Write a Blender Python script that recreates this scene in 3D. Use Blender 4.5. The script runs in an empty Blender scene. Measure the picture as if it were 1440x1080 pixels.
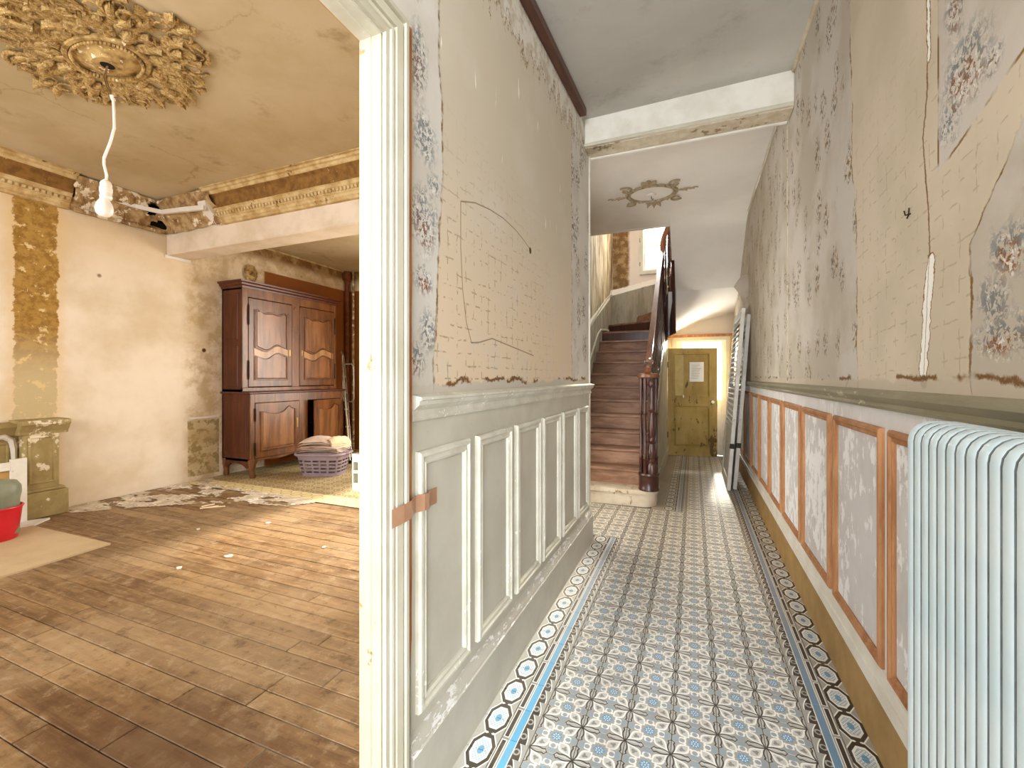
import bpy, bmesh, math, random
from math import pi, sin, cos, radians as R, sqrt, atan2
from mathutils import Vector, Matrix, noise as mnoise
random.seed(7)
SC = bpy.context.scene
COL = SC.collection

# ------------------------------------------------------------------ camera, world, lights
cam = bpy.data.objects.new('camera', bpy.data.cameras.new('camera'))
COL.objects.link(cam)
cam.data.sensor_width = 36.0
cam.data.lens = 620.0 / 1440.0 * 36.0
cam.data.shift_y = -10.0 / 1440.0
cam.data.clip_start = 0.03
cam.location = (0, 0, 1.35)
cam.rotation_euler = (pi / 2, 0, math.atan(255 / 620.0))
SC.camera = cam
SC.view_settings.view_transform = 'Standard'
SC.view_settings.look = 'None'
SC.view_settings.gamma = 1.0
SC.view_settings.exposure = 0.22
SC.view_settings.use_curve_mapping = False

world = bpy.data.worlds.new('daylight')
SC.world = world
world.use_nodes = True
bg = world.node_tree.nodes['Background']
bg.inputs[0].default_value = (0.93, 0.97, 1.0, 1)
bg.inputs[1].default_value = 5.0


def area(name, loc, rot, sx, sy, watts, col):
    l = bpy.data.lights.new(name, 'AREA')
    l.shape = 'RECTANGLE'
    l.size = sx
    l.size_y = sy
    l.energy = watts
    l.color = col
    o = bpy.data.objects.new(name, l)
    COL.objects.link(o)
    o.location = loc
    o.rotation_euler = rot
    return o


# daylight through the street door behind the camera (widened to fill the hall), the front windows and the rear window of the room
area('street_door_and_fill_light', (0.9, -3.5, 1.75), (R(90), 0, 0), 3.2, 3.0, 330, (0.93, 0.97, 1.0))
area('front_window_daylight', (-4.3, -1.95, 1.9), (R(90), 0, 0), 1.6, 2.3, 26, (1.0, 0.94, 0.85))
area('front_window_daylight', (-2.0, -1.95, 2.0), (R(90), 0, 0), 1.0, 2.0, 80, (1.0, 0.96, 0.90))
area('rear_window_daylight', (-2.5, 6.42, 1.75), (R(-68), 0, R(0)), 2.0, 2.2, 150, (1.0, 0.94, 0.84))
area('landing_window_daylight', (-0.45, 8.56, 4.2), (R(-60), 0, 0), 0.9, 1.6, 230, (1.0, 0.97, 0.92))
area('garden_door_daylight', (0.1, 8.75, 1.4), (R(-85), 0, 0), 0.8, 1.3, 230, (1.0, 0.95, 0.86))
area('recess_fill_light', (-1.46, 4.12, 1.35), (R(90), 0, R(-90)), 0.75, 2.0, 34, (1.0, 0.95, 0.88))  # fill lamp added for the far hall, at an invented unseen door
sun_l = bpy.data.lights.new('sun', 'SUN')
sun_l.energy = 9.0
sun_l.angle = R(5)
sun_l.color = (1.0, 0.90, 0.74)
sun = bpy.data.objects.new('sun', sun_l)
COL.objects.link(sun)
sun.rotation_euler = Vector((-0.04, -1.0, -0.63)).to_track_quat('-Z', 'Y').to_euler()


# ------------------------------------------------------------------ node helper
class S:
    def __init__(s, t, k):
        s.t = t
        s.k = k

    def __add__(a, b): return a.t.m('ADD', a, b)
    def __radd__(a, b): return a.t.m('ADD', b, a)
    def __sub__(a, b): return a.t.m('SUBTRACT', a, b)
    def __rsub__(a, b): return a.t.m('SUBTRACT', b, a)
    def __mul__(a, b): return a.t.m('MULTIPLY', a, b)
    def __rmul__(a, b): return a.t.m('MULTIPLY', b, a)
    def __truediv__(a, b): return a.t.m('DIVIDE', a, b)
    def abs(a): return a.t.m('ABSOLUTE', a)
    def fract(a): return a.t.m('FRACT', a)
    def sqrt(a): return a.t.m('SQRT', a)
    def sin(a): return a.t.m('SINE', a)
    def cos(a): return a.t.m('COSINE', a)


class T:
    def __init__(s, name):
        s.mat = bpy.data.materials.new(name)
        s.mat.use_nodes = True
        s.nt = s.mat.node_tree
        s.nt.nodes.clear()
        s.out = s.nt.nodes.new('ShaderNodeOutputMaterial')
        s._obj = s._pos = s._rnd = None

    def n(s, typ): return s.nt.nodes.new(typ)

    def put(s, inp, v):
        if isinstance(v, S):
            s.nt.links.new(v.k, inp)
        elif isinstance(v, (tuple, list)):
            if len(v) == 3 and len(inp.default_value) == 4:
                v = (*v, 1)
            inp.default_value = v
        else:
            inp.default_value = v

    def m(s, op, *a, clamp=False):
        n = s.n('ShaderNodeMath')
        n.operation = op
        n.use_clamp = clamp
        for i, v in enumerate(a):
            s.put(n.inputs[i], v)
        return S(s, n.outputs[0])

    def min(s, a, b): return s.m('MINIMUM', a, b)
    def max(s, a, b): return s.m('MAXIMUM', a, b)

    def step(s, e0, e1, x):
        n = s.n('ShaderNodeMapRange')
        n.interpolation_type = 'SMOOTHSTEP'
        s.put(n.inputs['Value'], x)
        s.put(n.inputs['From Min'], e0)
        s.put(n.inputs['From Max'], e1)
        return S(s, n.outputs['Result'])

    def band(s, x, w, soft):      # 1 where |x|<w
        return s.step(w + soft, w - soft, x.abs())

    def obj(s):
        if s._obj is None:
            n = s.n('ShaderNodeTexCoord')
            s._obj = S(s, n.outputs['Object'])
        return s._obj

    def pos(s):
        if s._pos is None:
            n = s.n('ShaderNodeNewGeometry')
            s._pos = S(s, n.outputs['Position'])
        return s._pos

    def rnd(s):
        if s._rnd is None:
            n = s.n('ShaderNodeObjectInfo')
            s._rnd = S(s, n.outputs['Random'])
        return s._rnd

    def sep(s, v):
        n = s.n('ShaderNodeSeparateXYZ')
        s.put(n.inputs[0], v)
        return [S(s, o) for o in n.outputs]

    def comb(s, x, y, z):
        n = s.n('ShaderNodeCombineXYZ')
        for i, v in enumerate((x, y, z)):
            s.put(n.inputs[i], v)
        return S(s, n.outputs[0])

    def vmul(s, v, k):
        n = s.n('ShaderNodeVectorMath')
        n.operation = 'MULTIPLY'
        s.put(n.inputs[0], v)
        s.put(n.inputs[1], k)
        return S(s, n.outputs[0])

    def vadd(s, v, k):
        n = s.n('ShaderNodeVectorMath')
        n.operation = 'ADD'
        s.put(n.inputs[0], v)
        s.put(n.inputs[1], k)
        return S(s, n.outputs[0])

    def noise(s, v, scale, detail=4, rough=0.55, dist=0.0):
        n = s.n('ShaderNodeTexNoise')
        s.put(n.inputs['Vector'], v)
        n.inputs['Scale'].default_value = scale
        n.inputs['Detail'].default_value = detail
        n.inputs['Roughness'].default_value = rough
        n.inputs['Distortion'].default_value = dist
        return S(s, n.outputs['Fac'])

    def vor(s, v, scale, feature='F1', rand=1.0, what='Distance'):
        n = s.n('ShaderNodeTexVoronoi')
        n.feature = feature
        s.put(n.inputs['Vector'], v)
        n.inputs['Scale'].default_value = scale
        n.inputs['Randomness'].default_value = rand
        return S(s, n.outputs[what])

    def mix(s, f, a, b):
        n = s.n('ShaderNodeMix')
        n.data_type = 'RGBA'
        s.put(n.inputs[0], f)
        s.put(n.inputs[6], a)
        s.put(n.inputs[7], b)
        return S(s, n.outputs[2])

    def seg(s, y, z, p, q):
        (ay, az), (by, bz) = p, q
        dy, dz = by - ay, bz - az
        L = dy * dy + dz * dz
        t = s.m('ADD', (y - ay) * (dy / L), (z - az) * (dz / L), clamp=True)
        ey = y - ay - t * dy
        ez = z - az - t * dz
        return (ey * ey + ez * ez).sqrt()

    def poly(s, y, z, pts):
        d = None
        for a, b in zip(pts, pts[1:]):
            e = s.seg(y, z, a, b)
            d = e if d is None else s.min(d, e)
        return d

    def bump(s, h, dist=0.002, strength=0.6):
        n = s.n('ShaderNodeBump')
        n.inputs['Distance'].default_value = dist
        n.inputs['Strength'].default_value = strength
        s.put(n.inputs['Height'], h)
        return S(s, n.outputs[0])

    def end(s, col, rough=0.7, metal=0.0, normal=None, spec=0.3, coat=0.0):
        p = s.n('ShaderNodeBsdfPrincipled')
        s.put(p.inputs['Base Color'], col)
        s.put(p.inputs['Roughness'], rough)
        p.inputs['Metallic'].default_value = metal
        p.inputs['Specular IOR Level'].default_value = spec
        p.inputs['Coat Weight'].default_value = coat
        if normal is not None:
            s.put(p.inputs['Normal'], normal)
        s.nt.links.new(p.outputs[0], s.out.inputs[0])
        return s.mat


def lin(r, g, b):
    f = lambda c: (c / 255 / 12.92) if c / 255 <= 0.04045 else ((c / 255 + 0.055) / 1.055) ** 2.4
    return (f(r), f(g), f(b))


def worn(name, c1, c2, rough=0.6, scale=6, stretch=(1, 1, 1), chip=None, chip_at=0.62, chip_scale=18, bump=0.0015,
         metal=0.0, spec=0.3, detail=6, rnd=0.0):
    t = T(name)
    v = t.vmul(t.obj(), stretch)
    n1 = t.noise(v, scale, detail, 0.6)
    col = t.mix(t.step(0.35, 0.68, n1), c1, c2)
    h = n1
    if rnd:
        k = (t.rnd() - 0.5) * rnd
        col = t.mix(t.m('ADD', k, 0.0, clamp=True), col, (0.02, 0.015, 0.01))
        col = t.mix(t.m('MULTIPLY', k, -1.0, clamp=True), col, (1, 0.95, 0.85))
    if chip is not None:
        n2 = t.noise(v, chip_scale, 6, 0.65)
        n3 = t.noise(v, chip_scale * 0.17, 2, 0.5)
        msk = t.step(chip_at, chip_at + 0.03, n2 * 0.65 + n3 * 0.35)
        col = t.mix(msk, col, chip)
        h = n1 * 0.4 - msk * 0.6
    nf = t.noise(v, scale * 9, 3, 0.6)
    return t.end(col, rough, metal, t.bump(h + nf * 0.25, bump), spec)


# ------------------------------------------------------------------ materials
def sprigs(t, y, z, scale, ss, dens=0.40):
    """mask + colour of faded printed bouquets laid out on the wallpaper (y along the wall, z up)"""
    v = t.comb(y * 1.0, z * 0.62, ss)
    warp = t.noise(t.comb(y, z, ss), 7, 2)
    v2 = t.comb(y + warp * 0.10, z * 0.62 + warp * 0.08, ss)
    d = t.vor(v2, scale, 'F1', 0.75)
    leaf = t.noise(t.comb(y, z * 0.8, ss), 46, 3, 0.6, 0.6)
    msk = t.step(dens, dens - 0.22, d) * t.step(0.505, 0.56, leaf)
    hue = t.noise(t.comb(y, z, ss + 3.0), 9, 2)
    col = t.mix(t.step(0.47, 0.55, hue), lin(116, 122, 126), lin(150, 112, 78))
    wl = t.noise(t.comb(y, z, ss + 9.0), 40, 3, 0.6)
    white = t.step(dens * 0.8, dens * 0.4, d) * t.step(0.55, 0.62, wl)
    return msk, col, white


def posies(t, y, z, pts):
    """bouquets at their places: pts = [(y, z, half width, half height, brown share)]"""
    wob = t.noise(t.comb(y, z, 7.0), 14, 3, 0.6) - 0.5
    leaf = t.noise(t.comb(y, z * 0.8, 2.0), 60, 3, 0.65, 0.8)
    flow = t.noise(t.comb(y, z, 5.0), 48, 3, 0.6, 0.5)
    big = brn = None
    for (cy, cz, ry, rz, bs) in pts:
        dy = (y - cy + wob * ry * 1.1) * (1 / ry)
        dz = (z - cz + wob * rz * 0.9) * (1 / rz)
        m = t.step(1.05, 0.35, (dy * dy + dz * dz).sqrt())
        dz2 = (z - cz + rz * 0.35) * (1 / rz)
        b = t.step(0.75, 0.3, (dy * dy + dz2 * dz2).sqrt()) * bs
        big = m if big is None else t.max(big, m)
        brn = b if brn is None else t.max(brn, b)
    msk = big * t.step(0.47, 0.53, leaf)
    col = t.mix(brn * t.step(0.40, 0.46, flow), lin(128, 132, 134), lin(140, 92, 52))
    white = t.max(brn * 0.8, big * 0.5) * t.step(0.56, 0.62, flow)
    return msk, col, white


def mat_hall_left():
    t = T('peeling_wallpaper_left')
    x, y, z = t.sep(t.obj())
    p = t.comb(y, z, x)
    n = t.noise(p, 3.0, 5)
    nf = t.noise(p, 55, 4, 0.6)
    ne = t.noise(p, 11, 5, 0.7)
    base = t.mix(t.step(2.4, 1.35, z), lin(204, 192, 172), lin(222, 200, 172))
    base = t.mix(t.step(0.45, 0.7, n) * 0.5, base, lin(212, 203, 190))
    # fine broken grid printed by the lining paper
    gy = (y * 15.0 + ne * 0.5).fract()
    gz = (z * 21.0 + ne * 0.6).fract()
    g = t.max(t.band(gy - 0.5, 0.045, 0.03), t.band(gz - 0.5, 0.06, 0.03))
    gm = g * t.step(0.50, 0.60, t.noise(p, 24, 2)) * t.step(2.5, 1.7, z) * t.step(2.9, 2.0, y)
    base = t.mix(gm * 0.65, base, lin(150, 126, 92))
    # floral strips left in place at both ends
    edge = t.min((y - 1.285) + (ne - 0.5) * 0.05 + (t.noise(p, 1.6, 1) - 0.5) * 0.16, 3.06 - y + (ne - 0.5) * 0.10)
    paper = t.step(0.004, -0.004, edge)
    torn = t.band(edge, 0.006, 0.004)
    msk, fc, wh = sprigs(t, y, z, 5.2, 1.0, 0.46)
    flo = t.mix(t.step(0.4, 0.6, n), lin(214, 208, 200), lin(205, 197, 186))
    farm = t.step(1.8, 2.4, y)
    flo = t.mix(msk * farm, flo, t.mix(0.4, fc, lin(110, 98, 78)))
    pm, pc, pw = posies(t, y, z, [(1.21, 2.12, 0.09, 0.11, 0.0), (1.26, 1.99, 0.05, 0.05, 0.0), (1.20, 1.85, 0.10, 0.14, 0.8), (1.20, 1.66, 0.07, 0.06, 1.0),
                                  (1.23, 1.50, 0.07, 0.09, 0.2), (1.16, 1.40, 0.06, 0.07, 0.6), (1.17, 2.35, 0.06, 0.16, 0.6), (1.15, 2.62, 0.06, 0.12, 0.3)])
    flo = t.mix(pm, flo, pc)
    flo = t.mix(pw, flo, lin(240, 238, 232))
    col = t.mix(paper, base, flo)
    col = t.mix(torn * t.step(0.4, 0.6, t.noise(p, 20, 2)), col, lin(140, 112, 78))
    # bare plaster where the paper has come off below the ceiling and above the rail
    top = z - (2.98 + (y - 1.5) * 0.10) + (ne - 0.5) * 0.34 + (t.noise(t.comb(y * 6.0, z * 0.9, 2.0), 3, 4, 0.6) - 0.5) * 0.55
    pl = t.step(-0.01, 0.02, top)
    col = t.mix(t.band(top, 0.03, 0.02) * t.step(0.42, 0.55, nf), col, lin(140, 108, 66))
    col = t.mix(pl, col, t.mix(t.step(0.45, 0.6, ne), lin(222, 216, 204), lin(196, 184, 164)))
    low = (1.335 - z) + (ne - 0.5) * 0.10
    col = t.mix(t.step(0.0, 0.012, low), col, lin(198, 190, 176))
    col = t.mix(t.band(low, 0.008, 0.005) * t.step(0.46, 0.54, t.noise(p, 5, 3)), col, lin(120, 84, 48))
    # white tears and pencilled lines
    tear = t.step(0.70, 0.73, t.noise(t.comb(y * 5.5, z * 0.75, 4.0), 5.5, 3, 0.5)) * t.step(1.9, 2.4, z)
    col = t.mix(tear, col, lin(238, 234, 224))
    pen = t.poly(y, z, [(1.444, 2.003), (1.56, 2.04), (1.70, 2.062), (1.84, 2.072), (1.98, 2.066), (2.09, 2.05), (2.192, 2.027)])
    pen = t.min(pen, t.poly(y, z, [(1.444, 2.0), (1.444, 1.83), (1.458, 1.68), (1.487, 1.56), (1.53, 1.483), (1.60, 1.49), (1.72, 1.515), (1.88, 1.50), (2.248, 1.465)]))
    col = t.mix(t.step(0.004, 0.0015, pen) * 0.75, col, lin(120, 98, 70))
    hole = ((y - 2.2) * (y - 2.2) + (z - 2.02) * (z - 2.02)).sqrt()
    col = t.mix(t.step(0.022, 0.012, hole), col, lin(70, 58, 42))
    h = nf * 0.2 + paper * 0.5 - pl * 0.5 + ne * 0.3 - tear * 0.4
    return t.end(col, 0.85, 0, t.bump(h, 0.003), 0.2)


def mat_hall_right():
    t = T('peeling_wallpaper_right')
    x, y, z = t.sep(t.obj())
    p = t.comb(y, z, x)
    n = t.noise(p, 2.6, 5)
    nf = t.noise(p, 55, 4, 0.6)
    ne = t.noise(p, 10, 5, 0.7)
    base = t.mix(t.step(0.38, 0.68, n), lin(212, 198, 178), lin(200, 187, 166))
    gz = (z * 20.0 + y * 1.5 + ne * 0.6).fract()
    gy = (y * 13.0 + ne * 0.5).fract()
    g = t.max(t.band(gz - 0.5, 0.05, 0.03), t.band(gy - 0.5, 0.035, 0.02))
    base = t.mix(g * t.step(0.50, 0.60, t.noise(p, 22, 2)) * t.step(2.7, 1.9, z) * 0.5, base, lin(160, 140, 112))
    flo = t.mix(t.step(0.4, 0.62, n), lin(205, 197, 188), lin(188, 178, 164))
    m1, c1, w1 = sprigs(t, y, z, 6.3, 5.0, 0.44)
    m2, c2, w2 = posies(t, y, z, [(1.45, 2.13, 0.13, 0.12, 0.9), (1.53, 2.03, 0.08, 0.07, 0.1), (1.34, 2.07, 0.05, 0.05, 0.8), (1.50, 2.33, 0.06, 0.13, 0.7), (1.30, 2.36, 0.08, 0.10, 0.5),
                              (1.29, 1.63, 0.09, 0.08, 1.0), (1.335, 1.52, 0.07, 0.08, 0.2), (1.32, 1.44, 0.12, 0.06, 1.0), (1.20, 1.45, 0.12, 0.08, 0.4), (1.15, 1.75, 0.1, 0.1, 0.5)])
    far = t.step(1.7, 2.1, y)
    msk = t.mix(far, m2, m1)
    fcol = t.mix(far, c2, t.mix(0.5, c1, lin(124, 104, 74)))
    flo = t.mix(msk, flo, fcol)
    flo = t.mix(w2 * (1.0 - far) * 0.9, flo, lin(238, 236, 232))
    wob = (ne - 0.5) * 0.06 + (t.noise(p, 1.5, 2) - 0.5) * 0.22
    e_far = 2.22 + t.step(1.6, 2.9, z) * 0.12 - y + wob            # floral beyond this edge
    # near floral piece: above the torn diagonal, and below the second one
    e_up = t.max((z - 1.924) - (1.564 - y) * 0.31 + (ne - 0.5) * 0.03, 1.55 - y)
    e_up = t.min((z - 1.924) - (1.564 - y) * 0.31 + (ne - 0.5) * 0.03, 1.585 - y)
    e_lo = t.min((1.43 - y) + (ne - 0.5) * 0.05, (1.885 - z) - (y - 1.241) * 1.1 + (ne - 0.5) * 0.05)
    near = t.max(t.step(-0.004, 0.004, e_up), t.step(-0.004, 0.004, e_lo))
    paper = t.max(t.step(0.005, -0.005, e_far), near)
    col = t.mix(paper, base, flo)
    ed = t.min(t.min(e_far.abs(), e_up.abs()), e_lo.abs())
    col = t.mix(t.step(0.007, 0.002, ed) * t.step(0.42, 0.58, t.noise(p, 9, 3)), col, lin(138, 106, 66))
    # long crack with bare white filler
    wv = (ne - 0.5) * 0.03
    cr = t.poly(y + wv, z, [(1.651, 3.4), (1.651, 2.45), (1.645, 2.2), (1.672, 2.06), (1.64, 1.83), (1.63, 1.66)])
    col = t.mix(t.step(0.006, 0.002, cr), col, lin(128, 100, 66))
    wfill = t.poly(y + wv, z, [(1.628, 1.68), (1.655, 1.53), (1.672, 1.37)])
    top = t.poly(y + wv, z, [(1.640, 3.1), (1.640, 2.45), (1.640, 2.27)])
    rag = (t.noise(p, 34, 4, 0.7) - 0.5) * 0.03
    wd = t.min(wfill - 0.022 - (t.noise(p, 14, 2) - 0.5) * 0.05, top - 0.008) + rag * 0.7
    col = t.mix(t.step(0.006, 0.003, wd), col, lin(142, 100, 52))
    fill = t.step(0.001, -0.001, wd)
    col = t.mix(fill, col, lin(244, 242, 236))
    col = t.mix(fill * t.step(0.003, 0.001, (y + wv * 0.8 - 1.652 - (1.53 - z) * 0.09).abs()), col, lin(176, 166, 150))
    hole = ((y - 1.668) * (y - 1.668) + (z - 1.335) * (z - 1.335)).sqrt() + rag * 0.6
    col = t.mix(t.step(0.026, 0.014, hole), col, lin(84, 68, 48))
    low = (1.345 - z) + (ne - 0.5) * 0.07
    col = t.mix(t.step(0.0, 0.01, low) * 0.8, col, lin(196, 184, 166))
    col = t.mix(t.band(low, 0.007, 0.005) * t.step(0.5, 0.56, t.noise(p, 4, 3)), col, lin(124, 90, 54))
    # seam with plaster beads where the wall was patched
    seam = t.band(y - 3.70 + (ne - 0.5) * 0.05, 0.016, 0.008)
    col = t.mix(seam * 0.85, col, lin(206, 196, 178))
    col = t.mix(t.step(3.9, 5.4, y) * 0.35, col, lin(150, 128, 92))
    h = nf * 0.2 + paper * 0.4 + ne * 0.35 - fill * 0.8 + seam * 0.8
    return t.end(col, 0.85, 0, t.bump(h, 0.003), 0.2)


def mat_room_wall():
    t = T('scraped_limewash_wall')
    x, y, z = t.sep(t.obj())
    p = t.comb(y, z, x)
    n = t.noise(p, 1.4, 5, 0.6)
    ne = t.noise(p, 9, 6, 0.7)
    nf = t.noise(p, 60, 3)
    col = t.mix(t.step(0.35, 0.7, n), lin(228, 215, 198), lin(208, 190, 162))
    col = t.mix(t.step(2.2, 3.0, z) * 0.45, col, lin(206, 176, 128))
    # ochre band where a flue or pilaster was stripped off
    e = (y - 2.24).abs() - 0.155 + (ne - 0.5) * 0.14
    up = t.step(1.30, 1.36, z + (ne - 0.5) * 0.1)
    och = t.mix(t.step(0.42, 0.60, t.noise(p, 13, 5, 0.7)), lin(170, 134, 70), lin(142, 106, 52))
    och = t.mix(t.step(1.9, 1.3, z) * 0.9, och, lin(196, 178, 140))
    och = t.mix(t.step(0.57, 0.62, ne), och, lin(214, 190, 140))
    msk = t.step(0.006, -0.006, e)
    col = t.mix(t.step(0.10, 0.0, e) * 0.45, col, lin(214, 178, 120))
    col = t.mix(msk, col, och)
    col = t.mix(t.step(3.05, 3.2, z + (ne - 0.5) * 0.1), col, lin(120, 84, 46))
    # bare dado patch between the broken chair rail and the cupboard
    dd = t.max(t.max((y - 3.85).abs() - 0.20, z - 0.80), (z - 0.42).abs() - 0.36) + (ne - 0.5) * 0.05
    col = t.mix(t.step(0.006, -0.006, dd), col, t.mix(t.step(0.45, 0.55, ne), lin(150, 132, 92), lin(206, 190, 158)))
    st = t.step(3.55, 3.7, y)
    col = t.mix(st * t.step(0.4, 0.62, t.noise(p, 4.5, 5, 0.65)) * 0.7, col, lin(176, 150, 106))
    band = st * t.step(2.96, 2.94, z) * t.step(4.72, 4.76, y)
    col = t.mix(band, col, lin(132, 78, 36))
    pk = t.step(0.06, 0.03, t.vor(p, 1.6, 'F1', 1.0))
    col = t.mix(pk, col, lin(96, 66, 36))
    return t.end(col, 0.9, 0, t.bump(ne * 0.5 + nf * 0.15 - msk * 0.5, 0.004), 0.15)


def mat_stair_wall():
    t = T('stained_stairwell_wall')
    x, y, z = t.sep(t.obj())
    p = t.pos()
    n = t.noise(t.vmul(p, (3, 3, 0.6)), 2.4, 5, 0.65)
    ne = t.noise(p, 9, 6, 0.7)
    col = t.mix(t.step(0.38, 0.62, n), lin(186, 168, 134), lin(122, 100, 68))
    stain = t.m('MULTIPLY', t.step(-1.06, -1.13, x + (ne - 0.5) * 0.09), t.step(-1.45, -1.395, x))
    brn = t.mix(t.step(0.42, 0.6, ne), lin(118, 88, 52), lin(160, 132, 92))
    col = t.mix(t.step(-1.395, -1.38, x), col, lin(216, 202, 184))
    col = t.mix(stain * t.step(-1.395, -1.38, x), col, brn)
    # grey green dado following the flight
    back = t.step(8.05, 8.2, y)
    lim_side = 2.14 + (y - 6.52) * 0.40
    lim_back = 2.86 + (x + 1.41) * 0.21
    lim = lim_side * (1.0 - back) + lim_back * back
    lim = lim - t.step(-0.44, -0.40, x) * 3.0
    d = z - lim + (ne - 0.5) * 0.035 * back
    col = t.mix(t.step(0.13, 0.11, d + ne * 0.06), col, lin(232, 224, 208))
    col = t.mix(t.step(0.0, -0.01, d), col, t.mix(t.step(0.4, 0.6, n), lin(150, 142, 122), lin(128, 118, 98)))
    return t.end(col, 0.85, 0, t.bump(ne, 0.003), 0.2)


def mat_ceiling(name, c1, c2, c3):
    t = T(name)
    p = t.obj()
    n = t.noise(p, 1.1, 5, 0.6)
    ne = t.noise(p, 7, 6, 0.65)
    col = t.mix(t.step(0.35, 0.68, n), c1, c2)
    col = t.mix(t.step(0.55, 0.75, t.noise(p, 2.3, 6, 0.7)) * 0.7, col, c3)
    crack = t.vor(t.vadd(p, t.comb(ne * 0.3, ne * 0.25, 0.0)), 0.55, 'DISTANCE_TO_EDGE', 1.0)
    col = t.mix(t.step(0.006, 0.001, crack) * 0.5 * t.step(0.45, 0.6, n), col, c3)
    return t.end(col, 0.8, 0, t.bump(ne * 0.6 + n, 0.004), 0.2)


def tile_colours(t):
    p = t.pos()
    x, y, z = t.sep(p)
    wear = t.noise(p, 5, 5, 0.6)
    fine = t.noise(p, 90, 3, 0.6)
    far = t.step(1.4, 4.5, y)  # cool daylight near, warmer light farther off, painted into the tile colours
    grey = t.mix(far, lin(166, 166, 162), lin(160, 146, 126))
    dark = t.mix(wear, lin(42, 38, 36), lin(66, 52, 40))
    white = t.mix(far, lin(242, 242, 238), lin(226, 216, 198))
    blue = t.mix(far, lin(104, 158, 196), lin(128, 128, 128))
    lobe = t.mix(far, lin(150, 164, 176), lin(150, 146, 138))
    return x, y, wear, fine, grey, dark, white, blue, lobe


def tile_finish(t, col, wear, fine):
    col = t.mix(t.step(0.52, 0.72, wear) * 0.30, col, lin(150, 132, 108))
    col = t.mix(t.step(0.60, 0.75, fine) * 0.25, col, lin(110, 98, 84))
    k = (t.rnd() - 0.5) * 0.16
    col = t.mix(t.m('ADD', k, 0.0, clamp=True), col, (0.05, 0.04, 0.03))
    return t.end(col, 0.30 + wear * 0.30, 0, t.bump(fine * 0.6 + wear * 0.6, 0.0012, 0.5), 0.45)


def mat_field_tile():
    t = T('cement_tile_flower')
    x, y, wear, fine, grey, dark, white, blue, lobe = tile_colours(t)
    u = ((x + 0.555) * 6.25).fract() - 0.5
    v = ((y - 1.515) * 6.25).fract() - 0.5
    au, av = u.abs(), v.abs()
    a, b = t.max(au, av), t.min(au, av)
    e = 0.5 - a                      # distance to the nearest edge
    s = 0.5 - b                      # distance from the corner along that edge
    arc = (s * (pi / 0.40)).sin() * 0.066 + 0.006
    notch = t.step(0.30, 0.37, s) * 0.045 * t.step(0.42, 0.36, s)
    lb = 0.125 - (t.max(0.0112 - b * b, 0.0)).sqrt()
    arc = t.min(arc + notch, t.step(0.405, 0.395, s) * 1.0 + lb)
    d = e - arc
    line = t.band(d, 0.017, 0.006)
    inside = t.step(0.0, 0.004, d)
    lgt = t.mix(0.4, grey, white)
    col = t.mix(inside, t.mix(0.2, grey, white), grey)
    rl = ((a - 0.385) * (a - 0.385) + b * b).sqrt()
    col = t.mix(t.step(0.098, 0.090, rl) * inside, col, lobe)
    # four petals on the diagonals
    pp = (a + b) * 0.70711
    q = (a - b) * 0.70711
    tt = t.m('DIVIDE', pp - 0.17, 0.48, clamp=True)
    w = (tt * pi).sin() * 0.125 + (tt * (2 * pi)).sin() * 0.03
    col = t.mix(t.step(-0.004, 0.006, w - q), col, white)
    col = t.mix(t.step(0.046, 0.056, w - q), col, lgt)
    bl = ((pp - 0.40) * (pp - 0.40) * 0.55 + q * q).sqrt()
    bl2 = ((pp - 0.36) * (pp - 0.36) + (q - 0.035) * (q - 0.035)).sqrt()
    col = t.mix(t.step(0.042, 0.032, t.min(bl, bl2 + 0.012)), col, t.mix(0.35, grey, dark))
    # curls hugging the lobes
    r1 = ((a - 0.275) * (a - 0.275) + b * b).sqrt()
    col = t.mix(t.band(r1 - 0.078, 0.018, 0.006) * t.step(0.35, 0.33, a), col, white)
    r2 = ((a - 0.21) * (a - 0.21) + (b - 0.085) * (b - 0.085)).sqrt()
    col = t.mix(t.step(0.038, 0.028, r2), col, white)
    r3 = ((a - 0.265) * (a - 0.265) + b * b).sqrt()
    col = t.mix(t.step(0.040, 0.030, r3), col, lobe)
    # rosette
    r = (u * u + v * v).sqrt()
    th = t.m('ARCTAN2', v, u)
    sc = 0.125 + (th * 8.0).cos() * 0.018
    col = t.mix(t.step(0.0, -0.008, r - sc), col, blue)
    dots = t.band(r - 0.068, 0.018, 0.006) * t.step(0.1, 0.5, (th * 8.0 + pi).cos())
    col = t.mix(t.max(dots, t.step(0.020, 0.012, r)), col, white)
    col = t.mix(line, col, dark)
    return tile_finish(t, col, wear, fine)


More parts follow.
